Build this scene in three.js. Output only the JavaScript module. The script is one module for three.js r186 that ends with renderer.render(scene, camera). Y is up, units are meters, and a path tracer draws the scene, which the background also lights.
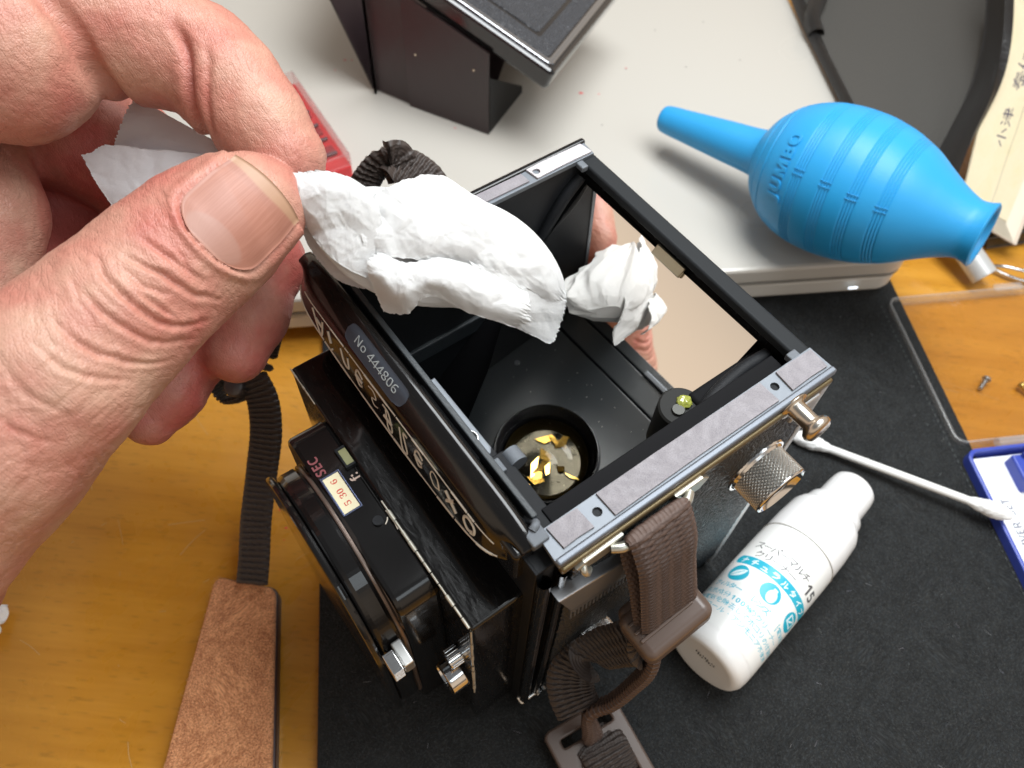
import * as THREE from 'three';
import { RoundedBoxGeometry } from 'three/addons/geometries/RoundedBoxGeometry.js';
import { mergeGeometries, mergeVertices, toCreasedNormals } from 'three/addons/utils/BufferGeometryUtils.js';
import { TextGeometry } from 'three/addons/geometries/TextGeometry.js';
import { FontLoader } from 'three/addons/loaders/FontLoader.js';
import { createNoise3D } from 'simplex-noise';

// ---------------------------------------------------------------- camera, room light, lamp, exposure
const scene = new THREE.Scene();
const camera = new THREE.PerspectiveCamera(51.124, 1024 / 768, 0.01, 20);
const EYE = new THREE.Vector3(-0.01105, 0.22599, 0.09633);
const CX = new THREE.Vector3(0.99884261, 0.02605617, -0.04042911);   // the lens's right, down and forward axes
const CY = new THREE.Vector3(0.0480982, -0.54110155, 0.83958066);
const CZ = new THREE.Vector3(0, -0.8405535, -0.54172854);
camera.position.copy(EYE);
camera.up.copy(CY).negate();
camera.lookAt(EYE.clone().add(CZ));
camera.focus = 0.155; camera.userData.fStop = 24;

{ // a dim room: beige walls round the desk, a greyer ceiling above
  const W = 64, H = 32, data = new Float32Array(W * H * 4);
  const wall = [0.95, 0.76, 0.58], ceil = [0.22, 0.225, 0.23], low = [0.07, 0.06, 0.05];
  for (let y = 0; y < H; y++) for (let x = 0; x < W; x++) {
    const up = ((y + 0.5) / H - 0.5) * 180;
    const k = THREE.MathUtils.smoothstep(up, 26, 42), g = THREE.MathUtils.smoothstep(up, -12, 4);
    for (let c = 0; c < 3; c++) data[(y * W + x) * 4 + c] = THREE.MathUtils.lerp(low[c], THREE.MathUtils.lerp(wall[c], ceil[c], k), g);
    data[(y * W + x) * 4 + 3] = 1;
  }
  const t = new THREE.DataTexture(data, W, H, THREE.RGBAFormat, THREE.FloatType);
  t.mapping = THREE.EquirectangularReflectionMapping; t.magFilter = THREE.LinearFilter; t.needsUpdate = true;
  scene.background = t; scene.environment = t; scene.environmentIntensity = 0.7; scene.backgroundIntensity = 0.7;
}
const lampColor = new THREE.Color().setRGB(0.95, 0.985, 1.0);
// the white desk lamp above and behind the work, out of the frame
const lamp = new THREE.RectAreaLight(lampColor, 11, 0.36, 0.20);
lamp.position.set(0.085, 0.44, -0.115); lamp.lookAt(-0.02, 0.05, -0.04);
scene.add(lamp);
// the cooler ceiling tube of the room, over the photographer's right shoulder
const tubeLight = new THREE.RectAreaLight(new THREE.Color().setRGB(0.86, 0.95, 1.0), 2.6, 0.70, 0.22);
tubeLight.position.set(0.50, 0.72, 0.34); tubeLight.lookAt(0.02, 0.05, 0.0);
scene.add(tubeLight);

const renderer = new THREE.WebGLRenderer({ antialias: true });
renderer.toneMapping = THREE.LinearToneMapping;
renderer.toneMappingExposure = 1.27;
renderer.shadowMap.enabled = true;

// ---------------------------------------------------------------- helpers
const F = 802.83, MM = 0.001;
const at = (x, y, d) => EYE.clone().addScaledVector(CX, (x - 512) / F * d).addScaledVector(CY, (y - 384) / F * d).addScaledVector(CZ, d);
const on = (x, y, h) => { const d = at(x, y, 1).sub(EYE); return EYE.clone().addScaledVector(d, (h - EYE.y) / d.y); };
function rng(seed) { let s = seed | 0; return () => { s = (s + 0x6d2b79f5) | 0; let t = Math.imul(s ^ (s >>> 15), 1 | s); t = (t + Math.imul(t ^ (t >>> 7), 61 | t)) ^ t; return ((t ^ (t >>> 14)) >>> 0) / 4294967296; }; }
const R0 = rng(7);
const N3 = createNoise3D(rng(11));
const { clamp, lerp, smoothstep } = THREE.MathUtils;
const fbm = (x, y, z, o = 4) => { let s = 0, a = 0.5; for (let i = 0; i < o; i++) { s += a * N3(x, y, z); x *= 2.03; y *= 2.03; z *= 2.03; a *= 0.5; } return s; };
const ridge = (x, y, z, o = 3) => { let s = 0, a = 0.5; for (let i = 0; i < o; i++) { s += a * (1 - Math.abs(N3(x, y, z))); x *= 2.07; y *= 2.07; z *= 2.07; a *= 0.5; } return s; };

function tag(o, label, category, group) { o.userData = { label, category }; if (group) o.userData.group = group; return o; }
function thing(name, label, category, group) { const g = new THREE.Group(); g.name = name; scene.add(g); return tag(g, label, category, group); }
function thingPart(name, parent) { const g = new THREE.Group(); g.name = name; parent.add(g); return g; }
function part(name, geos, mat, parent, label) {
  const g = Array.isArray(geos) ? merge(geos) : geos;
  const m = new THREE.Mesh(g, mat); m.name = name; m.castShadow = m.receiveShadow = true; parent.add(m);
  if (label) m.userData.label = label;
  return m;
}
function merge(list) {
  list = list.map((g) => { g = g.index ? g.toNonIndexed() : g; const o = new THREE.BufferGeometry(); for (const k of ['position', 'normal', 'uv']) if (g.attributes[k]) o.setAttribute(k, g.attributes[k]); if (!o.attributes.uv) o.setAttribute('uv', new THREE.BufferAttribute(new Float32Array(o.attributes.position.count * 2), 2)); return o; });
  return list.length > 1 ? mergeGeometries(list) : list[0];
}
const mv = (g, x = 0, y = 0, z = 0, rx = 0, ry = 0, rz = 0) => g.applyMatrix4(new THREE.Matrix4().makeRotationFromEuler(new THREE.Euler(rx, ry, rz, 'YXZ')).setPosition(x, y, z));
const rbox = (w, h, d, r = 0.0006, s = 2) => new RoundedBoxGeometry(w, h, d, s, Math.min(r, w / 2.01, h / 2.01, d / 2.01));
function basis(g, o, x, y, z) { // a mirrored frame turns the faces round again
  const m = new THREE.Matrix4().makeBasis(x, y, z).setPosition(o); g = g.index ? g.toNonIndexed() : g; g.applyMatrix4(m);
  if (m.determinant() < 0) for (const k in g.attributes) { const A = g.attributes[k], n = A.itemSize; for (let i = 0; i < A.count; i += 3) for (let c = 0; c < n; c++) { const q = A.array[(i + 1) * n + c]; A.array[(i + 1) * n + c] = A.array[(i + 2) * n + c]; A.array[(i + 2) * n + c] = q; } }
  return g;
}
function along(g, p, q) { // a geometry built along +y from 0 put at p pointing to q
  const y = q.clone().sub(p).normalize(), x = new THREE.Vector3(0.31, 0.2, 0.93).cross(y).normalize();
  return basis(g, p, x, y, x.clone().cross(y));
}
function lathe(pts, n = 64) { return new THREE.LatheGeometry(pts.map(([r, y]) => new THREE.Vector2(Math.max(r, 1e-6), y)), n); }
function ext(pts, depth, bevel = 0, holes = [], curve = 12) {
  const s = Array.isArray(pts) ? new THREE.Shape(pts.map(([x, y]) => new THREE.Vector2(x, y))) : pts;
  for (const h of holes) s.holes.push(h);
  return new THREE.ExtrudeGeometry(s, { depth, bevelEnabled: bevel > 0, bevelThickness: bevel, bevelSize: bevel, bevelOffset: -bevel, bevelSegments: 2, curveSegments: curve, steps: 1 });
}
function rrect(x0, y0, x1, y1, r) {
  const s = new THREE.Shape(); r = Math.min(r, (x1 - x0) / 2 - 1e-6, (y1 - y0) / 2 - 1e-6);
  s.moveTo(x0 + r, y0); s.lineTo(x1 - r, y0); s.absarc(x1 - r, y0 + r, r, -Math.PI / 2, 0); s.lineTo(x1, y1 - r); s.absarc(x1 - r, y1 - r, r, 0, Math.PI / 2);
  s.lineTo(x0 + r, y1); s.absarc(x0 + r, y1 - r, r, Math.PI / 2, Math.PI); s.lineTo(x0, y0 + r); s.absarc(x0 + r, y0 + r, r, Math.PI, Math.PI * 1.5);
  return s;
}
function tube(pts, r, n = 40, m = 8, closed = false) { return new THREE.TubeGeometry(new THREE.CatmullRomCurve3(pts, closed), n, r, m, closed); }
// sheet of given thickness over a grid function f(u, v) -> Vector3
function sheet(f, nu, nv, thick = 0.0004) {
  const pos = [], uv = [], idx = [], P = [];
  for (let j = 0; j <= nv; j++) for (let i = 0; i <= nu; i++) P.push(f(i / nu, j / nv));
  const nrm = P.map((p, k) => { const i = k % (nu + 1), j = (k / (nu + 1)) | 0, a = P[j * (nu + 1) + Math.min(i + 1, nu)], b = P[j * (nu + 1) + Math.max(i - 1, 0)], c = P[Math.min(j + 1, nv) * (nu + 1) + i], d = P[Math.max(j - 1, 0) * (nu + 1) + i]; return a.clone().sub(b).cross(c.clone().sub(d)).normalize(); });
  for (const s of [0.5, -0.5]) P.forEach((p, k) => { const q = p.clone().addScaledVector(nrm[k], s * thick); pos.push(q.x, q.y, q.z); uv.push((k % (nu + 1)) / nu, ((k / (nu + 1)) | 0) / nv); });
  const N = P.length, W = nu + 1;
  for (let j = 0; j < nv; j++) for (let i = 0; i < nu; i++) { const a = j * W + i, b = a + 1, c = a + W, d = c + 1; idx.push(a, b, d, a, d, c, N + a, N + d, N + b, N + a, N + c, N + d); }
  const edge = (a, b) => idx.push(a, N + a, N + b, a, N + b, b);
  for (let i = 0; i < nu; i++) { edge(i + 1, i); edge(nv * W + i, nv * W + i + 1); }
  for (let j = 0; j < nv; j++) { edge(j * W, j * W + W); edge(j * W + W + nu, j * W + nu); }
  const g = new THREE.BufferGeometry(); g.setAttribute('position', new THREE.Float32BufferAttribute(pos, 3)); g.setAttribute('uv', new THREE.Float32BufferAttribute(uv, 2)); g.setIndex(idx); g.computeVertexNormals(); return g;
}
// woven webbing: centre line pts, width directions ws, ribs across it
function webbing(pts, ws, width, thick = 0.0016, rib = 0.0011, seg = 0) {
  const c = new THREE.CatmullRomCurve3(pts, false, 'centripetal'); c.arcLengthDivisions = 600; const L = c.getLength(), n = seg || Math.ceil(L / rib * 6);
  const wc = new THREE.CatmullRomCurve3(ws.map((w) => w.clone().normalize()));
  return sheetSolid((u, v, side) => {
    const p = c.getPointAt(u), t = c.getTangentAt(u), w = wc.getPoint(u).addScaledVector(t, -wc.getPoint(u).dot(t)).normalize(), nn = t.clone().cross(w).normalize();
    const k = v * 2 - 1, ph = u * L / rib * Math.PI * 2 + Math.sin(v * 60) * 0.7;
    const round = Math.sqrt(Math.max(0, 1 - Math.pow(Math.abs(k), 6)));
    return p.addScaledVector(w, k * width / 2 * (1 + 0.012 * Math.sin(ph))).addScaledVector(nn, side * (thick / 2 * round + 0.00034 * Math.sin(ph) * round));
  }, n, 14, L / (rib * 4), width / (rib * 4));
}
function sheetSolid(f, nu, nv, ku = 1, kv = 1) {
  const pos = [], idx = [], uv = [], W = nv + 1, N = (nu + 1) * W;
  for (const s of [1, -1]) for (let i = 0; i <= nu; i++) for (let j = 0; j <= nv; j++) { const q = f(i / nu, j / nv, s); pos.push(q.x, q.y, q.z); uv.push(i / nu * ku, j / nv * kv); }
  for (let i = 0; i < nu; i++) for (let j = 0; j < nv; j++) { const a = i * W + j, b = a + 1, c = a + W, d = c + 1; idx.push(a, b, d, a, d, c, N + a, N + d, N + b, N + a, N + c, N + d); }
  const edge = (a, b) => idx.push(a, N + a, N + b, a, N + b, b);
  for (let j = 0; j < nv; j++) { edge(j + 1, j); edge(nu * W + j, nu * W + j + 1); }
  for (let i = 0; i < nu; i++) { edge(i * W, i * W + W); edge(i * W + W + nv, i * W + nv); }
  const g = new THREE.BufferGeometry(); g.setAttribute('position', new THREE.Float32BufferAttribute(pos, 3)); g.setAttribute('uv', new THREE.Float32BufferAttribute(uv, 2)); g.setIndex(idx); g.computeVertexNormals(); return g;
}
// ---------------------------------------------------------------- procedural maps
function dataTex(n, m, f, srgb = false, wrap = true) {
  const d = new Uint8Array(n * m * 4);
  for (let y = 0; y < m; y++) for (let x = 0; x < n; x++) { const c = f(x / n, y / m), o = (y * n + x) * 4; for (let k = 0; k < 3; k++) d[o + k] = clamp(Math.round((Array.isArray(c) ? c[k] : c) * 255), 0, 255); d[o + 3] = 255; }
  const t = new THREE.DataTexture(d, n, m); t.magFilter = THREE.LinearFilter; t.minFilter = THREE.LinearFilter; if (wrap) t.wrapS = t.wrapT = THREE.RepeatWrapping; if (srgb) t.colorSpace = THREE.SRGBColorSpace; t.needsUpdate = true; return t;
}
// noise that repeats over the unit square
const tn2 = (u, v, fu, fv, z = 0) => { const a = u * 2 * Math.PI, b = v * 2 * Math.PI, r = fu / (2 * Math.PI), s = fv / (2 * Math.PI); return N3(Math.cos(a) * r + z, Math.sin(a) * r + 7.3 * z + Math.cos(b) * s, Math.sin(b) * s + 3.1 * z); };
const tn = (u, v, f, z = 0) => { const a = u * 2 * Math.PI, b = v * 2 * Math.PI, r = f / (2 * Math.PI); return N3(Math.cos(a) * r + z, Math.sin(a) * r + 7.3 * z + Math.cos(b) * r * 1.0, Math.sin(b) * r + 3.1 * z); };
function cells(n, seed) { // distance to the two nearest of n scattered points, repeating
  const r = rng(seed), g = Math.round(Math.sqrt(n)), P = []; for (let j = 0; j < g; j++) for (let i = 0; i < g; i++) P.push([(i + r()) / g, (j + r()) / g]);
  return (u, v) => { let a = 9, b = 9; const ci = Math.floor(u * g), cj = Math.floor(v * g); for (let dj = -2; dj <= 2; dj++) for (let di = -2; di <= 2; di++) { const ii = ((ci + di) % g + g) % g, jj = ((cj + dj) % g + g) % g, p = P[jj * g + ii]; let dx = Math.abs(p[0] - u), dy = Math.abs(p[1] - v); dx = Math.min(dx, 1 - dx); dy = Math.min(dy, 1 - dy); const d = Math.hypot(dx, dy) * g; if (d < a) { b = a; a = d; } else if (d < b) b = d; } return [a, b]; };
}
const rep = (t, x, y = x, rot = 0) => { const c = t.clone(); c.repeat.set(x, y); c.rotation = rot; c.needsUpdate = true; return c; };
const leatherCells = cells(900, 5), leatherBump = dataTex(512, 512, (u, v) => { const [a, b] = leatherCells(u, v); return smoothstep(b - a, 0.02, 0.42) * 0.8 + 0.2 * (0.5 + 0.5 * tn(u, v, 40)); });
const grainBump = dataTex(512, 512, (u, v) => 0.5 + 0.3 * tn(u, v, 60) + 0.25 * tn(u, v, 120, 4));
const smudge = dataTex(256, 256, (u, v) => 0.5 + 0.3 * tn(u, v, 6) + 0.2 * tn(u, v, 17, 2));
const std = (o) => new THREE.MeshStandardMaterial(o);
const phy = (o) => new THREE.MeshPhysicalMaterial(o);
const lin = (r, g, b) => new THREE.Color().setRGB(r, g, b);
// uv in metres by the box side that a face looks to
function boxUV(g, k = 1) {
  g = g.index ? g.toNonIndexed() : g; const p = g.attributes.position, n = g.attributes.normal, uv = new Float32Array(p.count * 2);
  for (let i = 0; i < p.count; i++) { const ax = Math.abs(n.getX(i)), ay = Math.abs(n.getY(i)), az = Math.abs(n.getZ(i)); const [u, v] = ay >= ax && ay >= az ? [p.getX(i), p.getZ(i)] : ax >= az ? [p.getZ(i), p.getY(i)] : [p.getX(i), p.getY(i)]; uv[2 * i] = u * k; uv[2 * i + 1] = v * k; }
  g.setAttribute('uv', new THREE.BufferAttribute(uv, 2)); return g;
}
function canvasTex(w, h, draw, srgb = true) { const c = document.createElement('canvas'); c.width = w; c.height = h; draw(c.getContext('2d'), w, h); const t = new THREE.CanvasTexture(c); if (srgb) t.colorSpace = THREE.SRGBColorSpace; return t; }
const GLYPH = {
  'ス': '1,2 8,2 5,6 1,9|5,6 9,9', 'ー': '1,5 9,5', 'パ': '3,3 1,9|6,3 9,9|8,1 9,1 9,2 8,2 8,1', 'マ': '1,2 9,2 5,7|3,5 6,9', 'ル': '3,2 3,6 1,9|6,2 6,9 9,6', 'チ': '7,1 2,3|1,5 9,5|5,2 5,6 3,9', 'ク': '4,1 1,5|3,3 8,3 6,7 2,9', 'リ': '2,2 2,6|7,1 7,6 4,9', 'ナ': '1,4 9,4|5,1 5,5 2,9', 'ュ': '2,5 7,5 6,9|1,9 9,9', 'ラ': '2,2 8,2|1,4 9,4 7,7 3,9', 'タ': '4,1 1,5|3,3 8,3 6,7 2,9|3,5 7,7', 'イ': '8,1 1,6|5,4 5,9', 'プ': '1,3 8,3 7,6 3,9|8,1 9,1 9,2 8,2 8,1', 'フ': '1,2 9,2 7,6 3,9', 'ィ': '7,4 3,7|5,6 5,9', 'ン': '1,2 4,4|1,9 6,7 9,3', 'レ': '2,1 2,9 9,5', 'ズ': '1,2 7,2 5,6 1,9|5,6 9,9|8,0 9,1', 'コ': '1,2 8,2 8,8|1,8 9,8', 'ア': '1,2 9,2 6,5|5,3 5,6 2,9', 'モ': '2,2 8,2|1,5 9,5|5,2 5,9 9,9', 'ニ': '2,3 8,3|1,8 9,8', 'ホ': '1,3 9,3|5,1 5,9|3,5 1,8|7,5 9,8', 'の': '5,2 4,6 2,8 1,5 4,2 8,3 9,6 6,9', 'て': '1,2 9,2 5,4 4,7 7,9', 'を': '1,3 8,3|5,1 2,6 7,5|9,4 5,7 5,9 9,9', 'し': '3,1 3,8 6,9 9,6', '天': '2,2 8,2|1,5 9,5|5,2 5,5 1,9|5,5 9,9', '然': '2,1 1,5|2,3 5,3 2,7|6,1 6,4 4,7|5,3 9,3|6,4 9,7|1,9 2,8|4,9 4,8|6,9 6,8|9,9 8,8', '成': '2,3 9,3|2,3 1,9|2,5 5,5 5,8|6,1 9,9|9,5 6,9', '分': '4,1 1,5|6,1 9,5|2,5 8,5 7,9|5,5 2,9', '静': '1,2 5,2|1,4 5,4|3,1 3,5|1,6 5,6 5,9|1,6 1,9|1,7 5,7|7,1 6,3|6,3 9,3 9,7|6,5 9,5|6,7 9,7|7,3 7,9', '電': '1,2 9,2|1,4 1,3 9,3 9,4|5,1 5,8|3,5 7,5 7,8 3,8 3,5|3,6 7,6|5,8 9,9', '気': '3,1 1,4|2,3 9,3|2,5 8,5 9,9|2,6 6,9|6,6 2,9', '除': '1,1 4,1 2,4 4,6 2,7|1,1 1,9|7,1 4,4|7,1 9,4|5,4 9,4|7,4 7,9|5,6 4,8|8,6 9,8|5,5 9,5', '去': '2,2 8,2|1,5 9,5|5,1 5,5 2,9 8,8|7,7 9,9', '不': '1,2 9,2|5,2 1,7|5,3 5,9|6,4 9,7', '使': '3,1 1,5|2,4 2,9|4,3 9,3|6,1 6,6 4,9|4,4 8,4 8,6 4,6 4,4|4,7 9,9', '用': '2,2 8,2 8,9|2,2 2,7 1,9|2,4 8,4|2,6 8,6|5,2 5,9', '付': '3,1 1,5|2,4 2,9|4,3 9,3|7,1 7,9 5,8|5,5 6,6', '着': '1,2 9,2|2,4 8,4|1,6 9,6|5,1 5,6 2,9|4,7 8,7 8,9 4,9 4,7', '防': '1,1 4,1 2,4 4,6|1,1 1,9|4,3 9,3|6,1 6,3|6,3 5,9|6,5 8,5 8,9', '・': '5,5 5.3,5.3', '泰': '2,2 8,2|2,3.3 8,3.3|1,5 9,5|5,1 2,6|5,5 9,8|5,6 5,9|3,7 4,8|7,7 3,9', '仁': '3,1 1,5|2,4 2,9|5,3 8,3|4,8 9,8', '小': '5,1 5,9|3,4 1,7|7,4 9,7', '津': '1,1 2,2|1,4 2,5|1,9 3,6|4,2 8,2 8,5|3,4 9,4|4,5 8,5|4,7 9,7|6,1 6,9', 'く': '7,1 3,5 7,9', 'だ': '1,3 6,3|4,1 2,9|6,5 9,5|6,8 9,9|8,1 9,2',
};
function write(x, text, px, py, size, gap = 1, font = 'sans-serif') { // stroke letters left to right, tops up
  for (const ch of text) {
    const g = GLYPH[ch];
    if (g) { x.beginPath(); for (const s of g.split('|')) s.split(' ').forEach((q, i) => { const [a, b] = q.split(',').map(Number); x[i ? 'lineTo' : 'moveTo'](px + a / 10 * size, py + b / 10 * size); }); x.stroke(); } else if (ch !== ' ') { x.font = `bold ${size}px ${font}`; x.fillText(ch, px + size * 0.12, py + size * 0.9); }
    px += size * gap * (GLYPH[ch] ? 1 : 0.68);
  }
  return px;
}
// ---------------------------------------------------------------- the desk top and the felt mat
const DESK = -0.003;
{
  const wood = dataTex(1024, 1024, (u, v) => {
    const y = v * 26 + 0.9 * fbm(u * 2.2, v * 5, 3, 3), g = 0.5 + 0.5 * N3(u * 3, y * 2.2, 1), fine = N3(u * 16, v * 360, 5), pore = smoothstep(N3(u * 60, v * 900, 9), 0.55, 0.9);
    const t = clamp(0.50 * g + 0.25 + 0.20 * fine + 0.25 * fbm(u * 3, v * 3, 8, 3), 0, 1);
    let c = [lerp(0.71, 0.80, t), lerp(0.48, 0.57, t), lerp(0.135, 0.205, t)];
    c = c.map((k) => k * (1 - 0.10 * pore));
    return c;
  }, true);
  const rough = dataTex(512, 512, (u, v) => 0.30 + 0.08 * tn(u, v, 9) + 0.05 * tn(u, v, 40, 3));
  const deskMat = phy({ map: rep(wood, 2.2, 2.2, 0.06), roughnessMap: rep(rough, 6), roughness: 1, bumpMap: rep(wood, 2.2, 2.2, 0.06), bumpScale: 0.00005, clearcoat: 0.5, clearcoatRoughness: 0.16 });
  const g = boxUV(mv(rbox(1.5, 0.03, 1.0, 0.002), 0.05, DESK - 0.015, -0.18));
  const d = part('desk', g, deskMat, scene); d.userData = { kind: 'structure' };
  // pale scuffs and red ink specks on the varnish
  const r = rng(21), sc = [], red = [];
  const scratch = (x, y, x2, y2, w) => { const a = on(x, y, DESK + 0.00002), b = on(x2, y2, DESK + 0.00002), m = a.clone().lerp(b, 0.5).add(new THREE.Vector3((r() - 0.5) * 0.001, 0, (r() - 0.5) * 0.001)); sc.push(tube([a, m, b], w, 12, 4)); };
  [[118, 520, 123, 545], [190, 405, 208, 435], [168, 525, 205, 520], [180, 555, 205, 530], [20, 640, 40, 655], [128, 742, 132, 768], [90, 455, 92, 490], [296, 560, 318, 545], [300, 470, 312, 500], [925, 385, 958, 392], [930, 378, 1000, 400]].forEach((s) => scratch(...s, 0.00004 + 0.00004 * r()));
  for (let i = 0; i < 8; i++) { const x = 60 + r() * 190, y = 520 + r() * 230; scratch(x, y, x + r() * 14 - 7, y + r() * 14 - 7, 0.00004 + 0.00004 * r()); }
  part('scuff', sc, std({ color: lin(0.60, 0.42, 0.20), roughness: 0.5 }), d).userData = { kind: 'stuff' };
  for (const [x, y, s] of [[268, 460, 1.1], [312, 438, 0.8], [300, 430, 0.5], [280, 510, 0.8], [286, 528, 0.9], [284, 540, 0.5], [310, 520, 0.5]]) red.push(mv(new THREE.SphereGeometry(0.0006 * s, 10, 6).scale(1, 0.04, 0.6), ...on(x, y, DESK + 0.00001).toArray()));
  part('ink_speck', red, std({ color: lin(0.6, 0.05, 0.03), roughness: 0.5 }), d).userData = { kind: 'stuff' };
}
{
  const L = (z) => -0.0637 + 0.158 * (z - 0.0208), Rr = (z) => 0.1349 + 0.186 * (z + 0.0397);
  const zb = -0.115, zf = 0.066;
  const s = [[L(zb), -zb], [Rr(zb), -zb + 0.03], [Rr(zf) + 0.0005, -zf], [L(0.1), -0.1]];
  const felt = dataTex(512, 512, (u, v) => { const k = clamp(0.5 + 0.30 * tn(u, v, 60) + 0.30 * tn(u, v, 130, 3), 0, 1); const c = tn(u, v, 50, 8), w = Math.max(0.003, 0.006 + 0.042 * k * k * k + 0.003 * tn(u, v, 7, 5)); return [Math.pow(w * (1 + 0.1 * c), 1 / 2.2), Math.pow(w * 1.1, 1 / 2.2), Math.pow(w * (1.14 - 0.12 * c), 1 / 2.2)]; }, true);
  const bump = dataTex(512, 512, (u, v) => 0.5 + 0.3 * tn(u, v, 110) + 0.3 * tn(u, v, 200, 3));
  const m = phy({ map: rep(felt, 22), bumpMap: rep(bump, 22), bumpScale: 0.0004, roughness: 1, sheen: 0.15, sheenColor: lin(0.2, 0.25, 0.28), sheenRoughness: 0.6 });
  const g = boxUV(mv(ext(s, 0.0022, 0.0005, [], 4), 0, 0, 0, -Math.PI / 2).translate(0, DESK + 0.0003, 0));
  const mat = thing('felt_mat', 'black felt mat under the camera, bottle and cotton swab on the wooden desk', 'mat');
  part('felt', g, m, mat);
  const r = rng(33), fib = new THREE.CylinderGeometry(0.00003, 0.00003, 1, 3), n = 26000;
  const im = new THREE.InstancedMesh(fib, std({ color: 0xffffff, roughness: 0.9 }), n); im.name = 'felt_fibre'; im.userData.kind = 'stuff';
  const q = new THREE.Quaternion(), e = new THREE.Euler(), M = new THREE.Matrix4(), c = new THREE.Color();
  for (let i = 0; i < n; i++) {
    const z = lerp(zb + 0.01, 0.075, r()), x = lerp(L(z), Rr(z), r());
    e.set((r() - 0.5) * 0.6, r() * 6.28, Math.PI / 2 + (r() - 0.5) * 0.7); q.setFromEuler(e);
    M.compose(new THREE.Vector3(x, 0.0001 + r() * 0.0002, z), q, new THREE.Vector3(1, lerp(0.0006, 0.0022, r()), 1)); im.setMatrixAt(i, M);
    const b = r(); const v = b > 0.995 ? 0.4 : b > 0.88 ? 0.09 : 0.008 + 0.045 * r(); c.setRGB(v * (0.9 + 0.2 * r()), v, v * (0.95 + 0.25 * r())); im.setColorAt(i, c);
  }
  mat.add(im);
  const st = []; for (let k = 0; k < 70; k++) { const z = lerp(-0.09, 0.06, k / 70); st.push(mv(rbox(0.00022, 0.0001, 0.0011, 0.00005, 1), Rr(z) - 0.0042, 0.00012, z, 0, 0.186)); }
  part('edge_stitch', st, std({ color: lin(0.09, 0.1, 0.1), roughness: 0.9 }), mat).userData.kind = 'stuff';
}
// ---------------------------------------------------------------- white laptop
const LAP = 0.0213;
const lapO = new THREE.Vector3(0.1275, 0, -0.0932), lapX = new THREE.Vector3(-0.9896, 0, 0.144).normalize(), lapZ = new THREE.Vector3(-0.144, 0, -0.9896);
{
  const t = thing('laptop', 'closed white laptop lying behind the dismantled camera', 'laptop');
  const smud = dataTex(512, 512, (u, v) => 0.30 + 0.035 * tn(u, v, 4));
  const white = phy({ color: lin(0.50, 0.475, 0.43), roughness: 1, roughnessMap: rep(smud, 4), clearcoat: 0.4, clearcoatRoughness: 0.2 }), under = phy({ color: lin(0.55, 0.53, 0.49), roughness: 0.4 }), gapM = std({ color: lin(0.2, 0.19, 0.17), roughness: 0.7 });
  const slab = (y0, y1, ins, bev) => { const g = ext(rrect(ins + bev, ins + bev, 0.325 - ins - bev, 0.227 - ins - bev, 0.0085), y1 - y0 - 2 * bev, bev, [], 10); g.translate(0, 0, bev + y0); // local x along the front edge, y to the back, z up
    return basis(g, lapO, lapX, lapZ, new THREE.Vector3(0, 1, 0)); };
  part('lid', boxUV(slab(0.0138, LAP, 0, 0.0013)), white, t);
  part('seam', slab(0.0130, 0.0140, 0.0012, 0.0002), gapM, t);
  part('base', boxUV(slab(0.0048, 0.0131, 0.0002, 0.0016)), under, t);
  const P = (x, y, z) => lapO.clone().addScaledVector(lapX, x).addScaledVector(lapZ, y).add(new THREE.Vector3(0, z, 0));
  const ftM = std({ color: 0x777777, roughness: 0.8 }), ftG = new THREE.CylinderGeometry(0.006, 0.006, 0.0048, 20); for (const [x, y] of [[0.02, 0.02], [0.3, 0.02], [0.02, 0.2], [0.3, 0.2]]) part('foot', ftG, ftM, t).position.copy(P(x, y, 0.0025));
  part('status_light', basis(rbox(0.0034, 0.0011, 0.0005, 0.0004), P(0.0205, -0.0001, 0.0098), lapX.clone(), new THREE.Vector3(0, 1, 0), lapZ.clone().negate()), std({ color: 0xffffff, emissive: lin(0.8, 0.9, 1), emissiveIntensity: 1.2 }), t);
  const r = rng(5), red = [], dark = [];
  for (const [x, y, s] of [[394, 61, 1], [345, 60, 0.7], [352, 60, 0.5], [581, 93, 1.1], [599, 94, 0.5], [626, 68, 0.5], [335, 70, 0.5], [455, 128, 0.5], [560, 150, 0.5]]) red.push(mv(new THREE.SphereGeometry(0.0009 * s, 10, 6).scale(1, 0.03, 0.7), ...on(x, y, LAP + 0.00002).toArray()));
  for (const [x, y] of [[626, 69], [686, 67], [703, 22], [740, 60], [655, 30], [602, 125]]) dark.push(mv(new THREE.SphereGeometry(0.0004, 8, 5).scale(1, 0.06, 1), ...on(x, y, LAP + 0.00002).toArray()));
  part('ink_speck', red, std({ color: lin(0.65, 0.12, 0.12), roughness: 0.6 }), t).userData.kind = 'stuff';
  part('dust_speck', dark, std({ color: lin(0.2, 0.18, 0.17), roughness: 0.6 }), t).userData.kind = 'stuff';
}
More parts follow.
